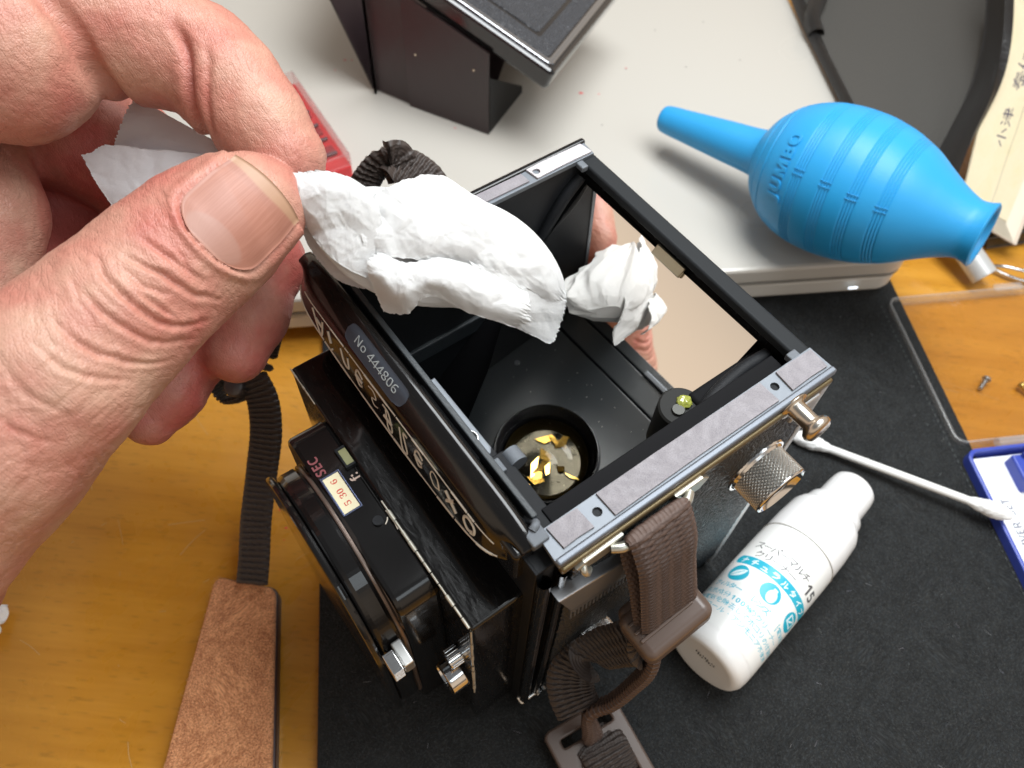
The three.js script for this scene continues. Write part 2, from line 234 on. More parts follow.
// ---------------------------------------------------------------- removed finder hood, standing on the laptop
{
  const t = thing('finder_hood', 'detached black camera finder hood standing on the white laptop', 'camera hood');
  const blk = phy({ color: lin(0.030, 0.019, 0.021), roughness: 0.30, bumpMap: rep(grainBump, 3), bumpScale: 0.00003 }), gloss = phy({ color: lin(0.012, 0.012, 0.013), roughness: 0.13, clearcoat: 0.6, clearcoatRoughness: 0.1 });
  const y = new THREE.Vector3(0, 1, 0), u = new THREE.Vector3(-0.908, 0, -0.418).normalize(), v = new THREE.Vector3(0.418, 0, -0.908).normalize();
  const base = new THREE.Vector3(-0.0243, LAP, -0.1475);
  const W = (a, b, h) => base.clone().addScaledVector(u, a).addScaledVector(v, b).addScaledVector(y, h);
  const plate = (p, q, r2, s, th = 0.0007) => sheet((i, j) => p.clone().lerp(q, i).lerp(s.clone().lerp(r2, i), j), 2, 2, th); // p q along the bottom, r2 s along the top
  const topH = (a) => 0.0345 + 0.36 * a;                       // the lid above slopes up along the wall
  part('front_flap', [plate(W(0, 0, 0), W(0.0345, 0, 0), W(0.0345, 0, topH(0.0345)), W(0, 0, topH(0)))], blk, t);
  part('hinge_strip', [plate(W(0.0353, 0.0012, 0), W(0.0515, 0.0012, 0.001), W(0.0515, 0.0012, topH(0.0515)), W(0.0353, 0.0012, topH(0.0353))), mv(rbox(0.001, 0.058, 0.001, 0.0003), 0, 0, 0).applyMatrix4(new THREE.Matrix4().makeBasis(u, y, v.clone().negate()).setPosition(W(0.0500, -0.0004, 0.029)))], blk, t);
  part('shade_panel', plate(W(0.0004, 0.0008, 0), W(0.0004, 0.028, 0), W(0.0004, 0.028, 0.003), W(0.0004, 0.0008, 0.024)), std({ color: lin(0.008, 0.008, 0.008), roughness: 0.8 }), t);  // dark panel added for the shaded inside of the open hood
  part('side_flap', [plate(W(0.052, 0.001, 0.0005), W(0.060, 0.062, 0.0), W(0.095, 0.062, 0.055), W(0.0725, 0.001, 0.05))], blk, t);
  part('rear_flap', [plate(W(0.004, 0.05, 0), W(0.056, 0.05, 0), W(0.056, 0.05, topH(0.05)), W(0.004, 0.05, topH(0)))], blk, t);
  part('inner_bracket', [plate(W(0.006, 0.012, 0.004), W(0.03, 0.012, 0.004), W(0.03, 0.03, 0.03), W(0.006, 0.03, 0.02))], blk, t);
  const c0 = on(546.5, 95, 0.0470), lu = u.clone().addScaledVector(y, 0.355).normalize(), lv0 = v.clone().addScaledVector(y, -0.065), lv = lv0.addScaledVector(lu, -lv0.dot(lu)).normalize(), ln = lu.clone().cross(lv).normalize();
  if (ln.y < 0) ln.negate();
  const S = 0.072, place = (g) => { const right = lu.clone().cross(lv).dot(ln) > 0; return basis(right ? g : g.scale(1, 1, 1), c0, lu, lv, lu.clone().cross(lv)); };
  const up = lu.clone().cross(lv).dot(ln) > 0 ? 1 : -1;
  const lidShape = rrect(0.0012, 0.0012, S - 0.0012, S - 0.0012, 0.002);
  const lift = (g, z0, dz) => (up > 0 ? g.translate(0, 0, z0) : g.translate(0, 0, -z0 - dz));
  part('lid', place(lift(ext(lidShape, 0.0055, 0.0012), 0.0012, 0.0055)), gloss, t);
  part('lid_rim', place(lift(ext(rrect(0.0034, 0.0034, S - 0.0034, S - 0.0034, 0.002), 0.0005, 0.0003, [rrect(0.0056, 0.0056, S - 0.0056, S - 0.0056, 0.0015)]), 0.0078, 0.0005)), phy({ color: lin(0.35, 0.36, 0.38), metalness: 0.9, roughness: 0.2 }), t);
  const lea = phy({ color: lin(0.05, 0.055, 0.065), roughness: 0.36, bumpMap: rep(leatherBump, 34), bumpScale: 0.0006 });
  part('leather_border', boxUV(place(lift(ext(rrect(0.0062, 0.0062, S - 0.0062, S - 0.0062, 0.0018), 0.0003, 0.0002, [rrect(0.0128, 0.0128, S - 0.0128, S - 0.0128, 0.0015)]), 0.0076, 0.0003))), lea, t);
  part('leather_panel', boxUV(place(lift(ext(rrect(0.0142, 0.0142, S - 0.0142, S - 0.0142, 0.0018), 0.0004, 0.0002), 0.0076, 0.0004))), lea, t);
  const rv = phy({ color: lin(0.5, 0.4, 0.3), metalness: 1, roughness: 0.4 }); for (const [a, h] of [[0.03, 0.024], [0.006, 0.026]]) part('rivet', new THREE.SphereGeometry(0.0005, 10, 8), rv, t).position.copy(W(a, -0.0004, h));
}
// ---------------------------------------------------------------- red box behind the finger
{
  const t = thing('parts_box', 'small red tray with a clear frosted lid, behind the index fingertip', 'box');
  const p = on(292, 70, LAP + 0.012), q = on(350, 153, LAP + 0.012), d = q.clone().sub(p); d.y = 0; const L = d.length(); d.normalize();
  const side = new THREE.Vector3(-d.z, 0, d.x); if (side.x > 0) side.negate();
  const o = q.clone(); o.y = LAP; const X = d.clone().negate(), Z = side, Y = new THREE.Vector3(0, 1, 0);
  const B = (g) => basis(g, o, X, Y, X.clone().cross(Y)), sg = X.clone().cross(Y).dot(Z) > 0 ? 1 : -1;
  const w = 0.024, red = phy({ color: lin(0.62, 0.035, 0.04), roughness: 0.4 });
  part('tray', B(mv(rbox(L, 0.0068, w, 0.0012), L / 2, 0.0034, sg * w / 2)), red, t);
  part('insert', [0.2, 0.4, 0.6, 0.8].map((k) => B(mv(rbox(0.0035, 0.001, w * 0.8, 0.0004), L * k, 0.0072, sg * w / 2))), phy({ color: lin(0.25, 0.02, 0.025), roughness: 0.5 }), t);
  part('bit', [0.14, 0.3, 0.46, 0.62].map((k) => B(mv(rbox(0.0012, 0.0012, 0.006, 0.0004), L * k, 0.0078, sg * w * 0.22))), phy({ color: lin(0.1, 0.1, 0.11), metalness: 0.8, roughness: 0.4 }), t);
  const clear = phy({ color: lin(0.95, 0.9, 0.9), transmission: 1, thickness: 0, roughness: 0.28, ior: 1.3 });
  part('clear_lid', [B(mv(rbox(L, 0.0008, w, 0.0004), L / 2, 0.0116, sg * w / 2)), B(mv(rbox(0.0008, 0.005, w, 0.0003), 0.0004, 0.0092, sg * w / 2)), B(mv(rbox(L, 0.005, 0.0008, 0.0003), L / 2, 0.0092, sg * 0.0004)), B(mv(rbox(L, 0.005, 0.0008, 0.0003), L / 2, 0.0092, sg * (w - 0.0004)))], clear, t);
}
// ---------------------------------------------------------------- blue air blower
{
  const t = thing('air_blower', 'bright blue rubber air blower bulb lying on the laptop corner', 'air blower');
  const tip = on(663, 118, 0.035), tail = on(983, 235, 0.054), ax = tail.clone().sub(tip), L = ax.length(); ax.normalize();
  const rub = phy({ color: lin(0.016, 0.300, 0.64), roughness: 0.44, bumpMap: rep(grainBump, 6), bumpScale: 0.00003, sheen: 0.2, sheenColor: lin(0.3, 0.6, 0.9), sheenRoughness: 0.4 });
  // radius of the bulb at y (fraction of the length from the nozzle tip)
  const prof = [[0, 0.0032], [0.012, 0.0047], [0.10, 0.0056], [0.22, 0.0067], [0.345, 0.0079], [0.362, 0.0098], [0.388, 0.0142], [0.44, 0.0192], [0.51, 0.0224], [0.585, 0.0235], [0.66, 0.0232], [0.73, 0.0216], [0.80, 0.0186], [0.865, 0.0143], [0.91, 0.0114], [0.945, 0.0096], [0.965, 0.0090], [0.985, 0.0093], [1, 0.0099]];
  const cv = new THREE.SplineCurve(prof.map(([y, r]) => new THREE.Vector2(y, r)));
  const ptsArr = cv.getPoints(700).map((p) => [p.x, p.y]);
  const rad = (y) => { for (let i = 1; i < ptsArr.length; i++) if (ptsArr[i][0] >= y) { const [a, b] = [ptsArr[i - 1], ptsArr[i]]; return lerp(a[1], b[1], (y - a[0]) / (b[0] - a[0] + 1e-9)); } return 0.0118; };
  const grooves = []; for (const c of [0.545, 0.625, 0.70, 0.775]) for (const k of [-1.5, -0.5, 0.5, 1.5]) grooves.push(c + k * 0.0078);
  grooves.push(0.405, 0.435);
  const out = [];
  for (let i = 0; i <= 900; i++) { const y = i / 900; let r = rad(y); if (y > 0.35) for (const g of grooves) { const d = (y - g) / 0.0019; r -= 0.00033 * Math.exp(-d * d); } out.push([r, y * L]); }
  const wallR = 0.0028; out.push([0.0092, L + 0.0006], [0.0076, L + 0.0002], [0.0072, L - 0.004], [0.0062, L - 0.012], [0.0056, L - 0.02], [0, L - 0.0202]);
  const nozzleHole = [[0.0012, 0.004], [0.0013, -0.0002], [0.0024, -0.0004], [0.0032, 0]];
  part('bulb', along(lathe([[0, 0.004], ...nozzleHole, ...out], 128), tip, tail), rub, t);
  // raised lettering and the little cross ticks on the mould line
  const y0 = ax.clone(), toEye = EYE.clone().sub(tip.clone().lerp(tail, 0.5)), n0 = toEye.addScaledVector(y0, -toEye.dot(y0)).normalize(), s0 = y0.clone().cross(n0).normalize();
  const onBulb = (yf, ang, lift) => tip.clone().addScaledVector(y0, yf * L).addScaledVector(n0, (rad(yf) + lift) * Math.cos(ang)).addScaledVector(s0, (rad(yf) + lift) * Math.sin(ang));
  const font = await new FontLoader().loadAsync('fonts/droid/droid_sans_bold.typeface.json');
  const tg = new TextGeometry('JUMBO', { font, size: 0.0044, depth: 0.0004, curveSegments: 5, bevelEnabled: true, bevelThickness: 0.00015, bevelSize: 0.00012, bevelSegments: 2 }); tg.computeBoundingBox();
  const bb = tg.boundingBox, p = tg.attributes.position, cxT = (bb.max.x + bb.min.x) / 2, dirn = s0.clone().dot(CY) < 0 ? 1 : -1;
  for (let i = 0; i < p.count; i++) {
    const along_ = p.getX(i) - cxT, h = p.getY(i), yf = 0.508 - h / L * 0.85, ang = dirn * along_ / rad(0.47) - dirn * 0.06;
    const q = onBulb(yf, ang, p.getZ(i) - 0.0001); p.setXYZ(i, q.x, q.y, q.z);
  }
  for (let i = 0; i < p.count; i += 3) { const a = [p.getX(i + 1), p.getY(i + 1), p.getZ(i + 1)]; p.setXYZ(i + 1, p.getX(i + 2), p.getY(i + 2), p.getZ(i + 2)); p.setXYZ(i + 2, ...a); }
  tg.computeVertexNormals(); part('raised_lettering', tg, rub, t);
  const tk = []; for (const [c, a] of [[0.545, 0.05], [0.625, 0.08], [0.70, 0.12], [0.775, 0.16]]) for (const k of [-0.12, 0.12]) { const ang = -dirn * (a * 1.0) + k * 0.28; tk.push(tube([onBulb(c - 0.016, ang, 0.00012), onBulb(c, ang, 0.0002), onBulb(c + 0.016, ang, 0.00008)], 0.00014, 10, 6)); }
  part('mould_tick', tk, rub, t);
}
// ---------------------------------------------------------------- right edge: case, notebook, tube, pin
{
  const t = thing('camera_case', 'dark grey leather case with black rounded edge, behind the blue blower', 'case');
  const lea = phy({ color: lin(0.060, 0.056, 0.050), roughness: 0.9, bumpMap: rep(grainBump, 14), bumpScale: 0.0002 }), rim = phy({ color: lin(0.012, 0.011, 0.011), roughness: 0.38, bumpMap: rep(leatherBump, 20), bumpScale: 0.0001 });
  // inner back wall leaning away, with a piped rim along the laptop and a rounded corner on the right
  const a = on(853, 118, LAP + 0.0012), b = on(782, -40, LAP + 0.0012), c = on(1012, -40, 0.036), d = on(955, 175, 0.013);
  part('inner_panel', boxUV(sheet((u, v) => { const lo = a.clone().lerp(d, u), hi = b.clone().lerp(c, u), q = lo.lerp(hi, v); q.y += 0.002 ; return q; }, 2, 2, 0.001)), lea, t);
  part('piping', [tube([on(875, 160, LAP + 0.002), on(850, 110, LAP + 0.003), on(828, 66, LAP + 0.003), on(806, 22, LAP + 0.0028), on(785, -30, LAP + 0.003)], 0.0023, 40, 10), tube([on(816, 35, LAP + 0.004), on(812, 18, LAP + 0.006), on(820, -5, LAP + 0.008), on(824, -40, LAP + 0.01)], 0.0035, 24, 10)], rim, t);
  part('rounded_wall', sheet((u, v) => { const lo = [on(925, 172, 0.012), on(948, 135, 0.016), on(972, 92, 0.024), on(985, 48, 0.032), on(990, 0, 0.04), on(990, -40, 0.046)], hi = [on(952, 185, 0.024), on(972, 140, 0.030), on(995, 92, 0.038), on(1006, 48, 0.046), on(1009, 0, 0.054), on(1008, -40, 0.06)]; const cl = new THREE.CatmullRomCurve3(lo).getPoint(u), ch = new THREE.CatmullRomCurve3(hi).getPoint(u); const q = cl.clone().lerp(ch, v); q.y += 0.006 * Math.sin(v * Math.PI); return q; }, 40, 12, 0.003), rim, t);
}
{
  const t = thing('notebook', 'cream paper notebook with handwriting, leaning at the right edge beside the dark case', 'notebook');
  const cover = canvasTex(512, 1024, (x, w, h) => {
    x.fillStyle = '#dcd0b2'; x.fillRect(0, 0, w, h); const r = rng(9); for (let i = 0; i < 9000; i++) { x.fillStyle = `rgba(${150 + r() * 60 | 0},${130 + r() * 60 | 0},${80 + r() * 50 | 0},0.10)`; x.fillRect(r() * w, r() * h, 2 + r() * 5, 1 + r() * 3); }
    x.fillStyle = 'rgba(205,190,120,0.5)'; for (let i = 0; i < 30; i++) { x.beginPath(); x.arc(r() * w, r() * h, 10 + r() * 60, 0, 7); x.globalAlpha = 0.12; x.fill(); } x.globalAlpha = 1;
    x.strokeStyle = '#6b6558'; x.lineWidth = 3; x.beginPath(); x.moveTo(300, 0); x.lineTo(300, h); x.stroke();
    x.strokeStyle = '#4a4658'; x.lineWidth = 7; x.lineCap = x.lineJoin = 'round';
    x.save(); x.translate(120, 760); x.rotate(-Math.PI / 2); write(x, '小津', 0, 30, 96, 0.98); write(x, '泰仁', 260, 30, 108, 0.92); write(x, 'くだ', 560, 60, 96, 0.9); x.restore();
  });
  const paper = phy({ map: cover, roughness: 0.85, bumpMap: rep(grainBump, 3, 6), bumpScale: 0.0001 }), leaf = std({ color: lin(0.72, 0.66, 0.54), roughness: 0.9 });
  const P = [on(962, 196, 0.020), on(1012, -10, 0.052), on(1098, -10, 0.046), on(1006, 222, 0.012)];
  const q = (u, v) => P[0].clone().lerp(P[1], v).lerp(P[3].clone().lerp(P[2], v), u);
  part('cover', sheet(q, 4, 4, 0.0006), paper, t);
  const nrm = q(1, 0).sub(q(0, 0)).cross(q(0, 1).sub(q(0, 0))).normalize(); nrm.set(0.6, -0.72, 0.35).normalize();
  const pages = []; for (let k = 0; k < 16; k++) { const r = rng(50 + k), ox = (r() - 0.3) * 0.0006; pages.push(sheet((u, v) => q(u * 0.97, v).addScaledVector(nrm, 0.0008 + k * 0.00062).addScaledVector(P[3].clone().sub(P[0]).normalize(), ox), 2, 3, 0.00042)); }
  part('page_block', pages, leaf, t);
  part('back_cover', sheet((u, v) => q(u, v).addScaledVector(nrm, 0.0112), 3, 3, 0.0008), std({ color: lin(0.62, 0.52, 0.42), roughness: 0.8 }), t);
}
{
  const t = thing('metal_tube', 'short grey metal tube under the tail of the blue blower', 'metal tube');
  const a = on(962, 244, 0.008), b = on(985, 277, 0.0035), d = b.clone().sub(a).normalize();
  part('tube_wall', along(lathe([[0.0028, 0], [0.0044, 0], [0.0046, 0.0004], [0.0046, 0.0216], [0.0042, 0.022], [0.0030, 0.022], [0.0029, 0.001]], 40), b.clone().addScaledVector(d, -0.022), b), phy({ color: lin(0.52, 0.52, 0.51), metalness: 0.25, roughness: 0.4 }), t);
  part('end_plug', along(new THREE.CylinderGeometry(0.003, 0.003, 0.004, 30).translate(0, 0.019, 0), b.clone().addScaledVector(d, -0.022), b), phy({ color: lin(0.66, 0.65, 0.62), roughness: 0.5 }), t);
  const w = thing('tweezers', 'thin bright steel tweezers lying on the desk at the right edge', 'tweezers'), m = phy({ color: lin(0.7, 0.7, 0.7), metalness: 1, roughness: 0.22 });
  part('prong', tube([on(992, 266, 0.0), on(1006, 267, 0.0022), on(1024, 271, 0.003), on(1050, 276, 0.003)], 0.0007, 20, 8), m, w);
  part('prong', tube([on(992, 268, -0.001), on(1006, 275, -0.001), on(1024, 281, -0.0012), on(1050, 286, -0.001)], 0.0007, 20, 8), m, w);
  const s = thing('black_tray', 'edge of a black tray under the notebook at the right edge', 'tray');
  part('tray_rim', sheet((u, v) => on(985, 238, 0.004).lerp(on(1060, 225, 0.004), u).lerp(on(985, 247, -0.0015).lerp(on(1060, 236, -0.0015), u), v), 6, 3, 0.002), phy({ color: lin(0.015, 0.015, 0.016), roughness: 0.35 }), s);
  part('tray_floor', sheet((u, v) => on(985, 234, -0.001).lerp(on(1070, 218, -0.001), u).lerp(on(975, 170, -0.001).lerp(on(1090, 120, -0.001), u), v), 4, 4, 0.002), phy({ color: lin(0.02, 0.016, 0.014), roughness: 0.5 }), s);
}
// ---------------------------------------------------------------- screwdriver set: clear lid and blue base, hinged
{
  const t = thing('screwdriver_case', 'open screwdriver set case, clear lid laid back and blue base with white card', 'tool case');
  const o = on(963, 447, 0.0036).setY(DESK), X = on(1024, 290, DESK).sub(on(893, 302, DESK)).normalize(), Y = new THREE.Vector3(0, 1, 0), Z = X.clone().cross(Y).negate(); // Z runs to the lid
  const B = (g, x = 0, y = 0, z = 0) => basis(g.translate(x, y, z), o, X, Y, X.clone().cross(Y));
  const clear = phy({ color: lin(0.97, 0.94, 0.90), transmission: 1, thickness: 0, roughness: 0.06, ior: 1.45 }), solid = phy({ color: lin(0.9, 0.9, 0.9), transmission: 0.86, thickness: 0, roughness: 0.16, ior: 1.45 });
  const w = 0.084, dl = 0.0605, yy = -Z.dot(X.clone().cross(Y)) > 0 ? -1 : 1;
  const q = (z) => yy * z;
  part('clear_lid', [B(rbox(w, 0.0009, dl, 0.0004), w / 2, 0.0006, q(0.002 + dl / 2))], clear, t);
  const rimShape = () => { const g = ext(rrect(0, 0, w, dl, 0.004), 0.0046, 0.0003, [rrect(0.0009, 0.0009, w - 0.0009, dl - 0.0009, 0.0032)]); return basis(g, new THREE.Vector3(0, 0.0002, q(0.002)), new THREE.Vector3(1, 0, 0), new THREE.Vector3(0, 0, yy), new THREE.Vector3(0, -yy, 0)).applyMatrix4(new THREE.Matrix4().makeTranslation(0, yy > 0 ? 0.0066 : 0, 0)); };
  part('lid_rim', B(rimShape()), solid, t);
  part('lid_catch', B(rbox(0.011, 0.0016, 0.003, 0.0006), 0.0475, 0.0046, q(dl + 0.0022)), solid, t);
  const blue = phy({ color: lin(0.045, 0.075, 0.42), roughness: 0.35 });
  const card = canvasTex(1024, 1024, (x, W, H) => {
    x.fillStyle = '#e9ebee'; x.fillRect(0, 0, W, H); x.fillStyle = '#2a2f48'; x.strokeStyle = '#2a2f48';
    x.save(); x.translate(70, 1000); x.rotate(-Math.PI / 2); x.font = '46px sans-serif'; x.fillText('6 PIECE  PRECISION  SCREWDRIVER  SET', 0, 0); x.restore();
    x.save(); x.translate(190, 170); x.rotate(-Math.PI / 2); x.font = '34px sans-serif'; x.fillText('2.0 m/m', 0, 0); x.restore();
    x.save(); x.translate(310, 390); x.rotate(-Math.PI / 2); x.fillText('1.6 m/m', 0, 0); x.restore();
    x.lineWidth = 9; x.beginPath(); x.ellipse(250, 60, 18, 30, -0.3, 0, 7); x.stroke();
    x.lineWidth = 5; x.beginPath(); x.arc(370, 640, 110, 0, 7); x.stroke(); x.lineWidth = 3; x.beginPath(); x.arc(370, 640, 86, 0, 7); x.stroke(); x.beginPath(); x.ellipse(370, 640, 40, 86, 0, 0, 7); x.stroke(); x.beginPath(); x.moveTo(284, 640); x.lineTo(456, 640); x.stroke();
  });
  const D = 0.088, cg = new THREE.PlaneGeometry(w - 0.005, D - 0.005);
  part('base_rim', (() => { const g = ext(rrect(0, 0, w, D, 0.004), 0.0056, 0.0005, [rrect(0.0013, 0.0013, w - 0.0013, D - 0.0013, 0.003)]); return B(basis(g, new THREE.Vector3(0, 0.0064, q(-0.001)), new THREE.Vector3(1, 0, 0), new THREE.Vector3(0, 0, -yy), new THREE.Vector3(0, -1, 0))); })(), blue, t);
  part('base_floor', B(rbox(w - 0.002, 0.001, D - 0.002, 0.0003), w / 2, 0.0007, q(-0.001 - D / 2)), blue, t);
  part('printed_card', [B(basis(cg, new THREE.Vector3(w / 2, 0.0042, q(-0.001 - D / 2)), new THREE.Vector3(1, 0, 0), new THREE.Vector3(0, 0, yy), new THREE.Vector3(0, -yy, 0)))], std({ map: card, roughness: 0.6, side: THREE.DoubleSide }), t);
  part('card_backing', B(rbox(w - 0.005, 0.002, D - 0.005, 0.0003), w / 2, 0.0030, q(-0.001 - D / 2)), std({ color: lin(0.7, 0.7, 0.7), roughness: 0.7 }), t);
  part('bit_holder', [B(rbox(0.030, 0.0055, 0.011, 0.0008), 0.0275, 0.0062, q(-0.011)), B(rbox(0.0266, 0.003, 0.0015, 0.0004), 0.0285, 0.0095, q(-0.0065))], blue, t);
  part('hinge', [0.018, 0.034, 0.05].map((x) => B(mv(new THREE.CylinderGeometry(0.0016, 0.0016, 0.012, 16), 0, 0, 0, 0, 0, Math.PI / 2), x, 0.0062, q(0.0004))), solid, t);
}
{
  const mk = (name, label, p, rot, mat) => {
    const s = thing(name, label, 'screw', undefined), g = [lathe([[0, 0], [0.0014, 0], [0.0016, 0.0003], [0.0012, 0.0011], [0, 0.0013]], 24)];
    const th = []; for (let i = 0; i <= 60; i++) th.push([0.0007 + 0.00012 * Math.sin(i * 0.9), -0.0042 * i / 60]); th.push([0, -0.0043]);
    part('head', g, mat, s); part('shank', lathe(th, 16), mat, s); s.position.copy(p); s.rotation.set(0, rot, -1.35); return s;
  };
  mk('screw', 'tiny steel screw lying inside the clear case lid', on(986, 380, DESK + 0.0025), 0.9, phy({ color: lin(0.42, 0.41, 0.4), metalness: 1, roughness: 0.3 }));
  mk('screw_001', 'tiny brass coloured screw at the right edge inside the clear case lid', on(1022, 386, DESK + 0.0025), 2.2, phy({ color: lin(0.55, 0.38, 0.12), metalness: 1, roughness: 0.3 }));
}
// ---------------------------------------------------------------- cotton swab
{
  const t = thing('cotton_swab', 'white cotton swab lying on the black mat, one tip on the blue case', 'cotton swab');
  const a = on(790, 434, 0.0020), b = on(1013, 517, 0.0068), ax = b.clone().sub(a), L = ax.length(); ax.normalize();
  part('stick', along(new THREE.CylinderGeometry(0.00125, 0.00125, L - 0.012, 24).translate(0, L / 2, 0), a, b), std({ color: lin(0.80, 0.80, 0.78), roughness: 0.7 }), t);
  const bud = (p, q, Lb) => { const g = lathe(Array.from({ length: 41 }, (_, i) => { const k = i / 40; return [k > 0.999 ? 0 : 0.0027 * Math.pow(Math.sin(Math.PI * Math.min(1, k * 0.98 + 0.012)), 0.42) * (0.66 + 0.34 * smoothstep(1 - k, 0.05, 0.8)), k * Lb]; }), 40); const P = g.attributes.position; for (let i = 0; i < P.count; i++) { const x = P.getX(i), y = P.getY(i), z = P.getZ(i), n = 1 + 0.16 * fbm(x * 700, y * 420, z * 700, 4); P.setXYZ(i, x * n, y, z * n); } g.computeVertexNormals(); return along(g, p, q); };
  const cot = phy({ color: lin(0.84, 0.84, 0.83), roughness: 1, sheen: 0.3, sheenColor: lin(1, 1, 1) });
  part('cotton_tip', bud(b, a, 0.0145), cot, t); part('cotton_tip', bud(a, b, 0.0145), cot, t);
}
// ---------------------------------------------------------------- white spray bottle
{
  const t = thing('cleaner_bottle', 'white plastic lens cleaner bottle with turquoise label, lying on the mat', 'bottle');
  const SPIN = 0.195, r = 0.0113, b0 = on(702, 662, r), b1 = on(855, 487, 0.0088), ax = b1.clone().sub(b0), L = ax.length();
  const wh = phy({ color: lin(0.80, 0.80, 0.79), roughness: 0.33, clearcoat: 0.15, clearcoatRoughness: 0.3 });
  const lab = canvasTex(2048, 1300, (x, W, H) => {
    x.fillStyle = '#e9eae8'; x.fillRect(0, 0, W, H); const s = W / (2 * Math.PI * r * 1000); // px per mm
    x.translate(W / 2, H * 0.46); x.scale(0.76, 0.92); x.translate(-W / 2, -H * 0.46); x.lineCap = x.lineJoin = 'round'; const teal = '#1aa9c4', ink = '#33363c', C = W / 2;
    x.strokeStyle = ink; x.fillStyle = ink; x.lineWidth = 10; write(x, 'スーパーマルチ', C - 470, 150, 108, 0.9); write(x, 'クリーナー', C - 390, 275, 108, 0.9);
    x.font = 'bold 190px sans-serif'; x.fillText('15', C + 230, 330);
    x.fillStyle = teal; x.beginPath(); x.roundRect(C - 560, 400, 1130, 120, 60); x.fill(); x.strokeStyle = '#f2f6f6'; x.lineWidth = 11; write(x, 'ナチュラルタイプ', C - 480, 415, 90, 1.36);
    // three pictures: a leaf, a bottle, a screen
    x.fillStyle = teal; for (const k of [-390, 0, 390]) { x.beginPath(); x.arc(C + k, 660, 115, 0, 7); x.fill(); }
    x.fillStyle = '#dff2f4'; x.beginPath(); x.moveTo(C - 470, 720); x.quadraticCurveTo(C - 450, 600, C - 310, 590); x.quadraticCurveTo(C - 330, 720, C - 470, 720); x.fill(); x.strokeStyle = teal; x.lineWidth = 8; x.beginPath(); x.moveTo(C - 470, 720); x.lineTo(C - 340, 610); x.stroke();
    x.beginPath(); x.ellipse(C + 25, 680, 56, 78, 0, 0, 7); x.fill(); x.fillRect(C, 580, 48, 50);
    x.save(); x.translate(C + 390, 660); x.rotate(0.1); x.fillStyle = '#e8f5f6'; x.fillRect(-70, -66, 140, 110); x.fillStyle = teal; x.fillRect(-52, -50, 104, 78); x.fillStyle = '#e8f5f6'; x.beginPath(); x.moveTo(-46, 20); x.lineTo(20, -44); x.lineTo(44, -44); x.lineTo(-20, 22); x.fill(); x.restore();
    x.strokeStyle = teal; x.fillStyle = teal; x.lineWidth = 9; write(x, 'フィルター', C - 570, 800, 80, 0.85); write(x, 'レンズ', C - 110, 800, 82, 0.9); x.lineWidth = 7; write(x, '電気防', C + 300, 800, 82, 0.95); x.fillRect(C + 280, 790, 8, 110);
    x.lineWidth = 6; write(x, '天然成分100%のクリーナー液', C - 600, 920, 82, 1.0); write(x, '静電気を除去してホコリの付着防', C - 620, 1020, 78, 1.0); write(x, 'アルコール・アンモニア不使用', C - 600, 1116, 78, 1.0);
  });
  lab.wrapS = THREE.RepeatWrapping; lab.offset.x = SPIN;
  const y1 = 0.0405; // label ends here
  const body = lathe([[0, 0.0005], [0.0078, 0.0004], [0.0088, 0], [0.0102, 0.0006], [0.0110, 0.0020], [0.0113, 0.0042], [0.0113, y1 + 0.0022], [0.0111, y1 + 0.003]], 96);
  part('bottle_body', along(body, b0, b1), wh, t);
  const lg = new THREE.CylinderGeometry(r + 0.00006, r + 0.00006, y1 - 0.0052, 96, 1, true).translate(0, 0.0052 + (y1 - 0.0052) / 2, 0);
  const lm = part('label', along(lg, b0, b1), phy({ map: lab, roughness: 0.34, clearcoat: 0.3, clearcoatRoughness: 0.25 }), t);
  const capM = phy({ color: lin(0.82, 0.82, 0.82), roughness: 0.28, clearcoat: 0.2, clearcoatRoughness: 0.2 });
  part('overcap', along(lathe([[0.0108, y1 + 0.0028], [0.0112, y1 + 0.0033], [0.0111, y1 + 0.010], [0.0106, y1 + 0.0165], [0.0098, y1 + 0.0185], [0.0086, y1 + 0.0192], [0.0087, y1 + 0.0202], [0.0084, y1 + 0.0225], [0.0071, y1 + 0.0234], [0.0068, L - 0.003], [0.0065, L - 0.001], [0.0057, L], [0, L + 0.0001]], 80), b0, b1), capM, t);
  part('body_seam', along(new THREE.TorusGeometry(0.01125, 0.00016, 8, 80).rotateX(Math.PI / 2).translate(0, y1 + 0.0030, 0), b0, b1), std({ color: lin(0.42, 0.40, 0.36), roughness: 0.6 }), t);
  // stamped code on the bottom
  const dx = ax.clone().normalize(), up = new THREE.Vector3(0, 1, 0).addScaledVector(dx, -dx.y).normalize(), sd = up.clone().cross(dx).normalize();
  const st = []; for (let i = 0; i < 9; i++) for (let k = 0; k < 3; k++) if ((i * 7 + k * 5) % 4) st.push(mv(rbox(0.0004, 0.0002, 0.00016, 0.00005, 1), 0, 0, 0).applyMatrix4(new THREE.Matrix4().makeBasis(sd, dx, up).setPosition(b0.clone().addScaledVector(dx, 0.0004).addScaledVector(sd, (i - 4) * 0.0007).addScaledVector(up, 0.002 + (k - 1) * 0.0007))));
  part('stamped_code', st, std({ color: lin(0.15, 0.16, 0.18), roughness: 0.6 }), t);
}
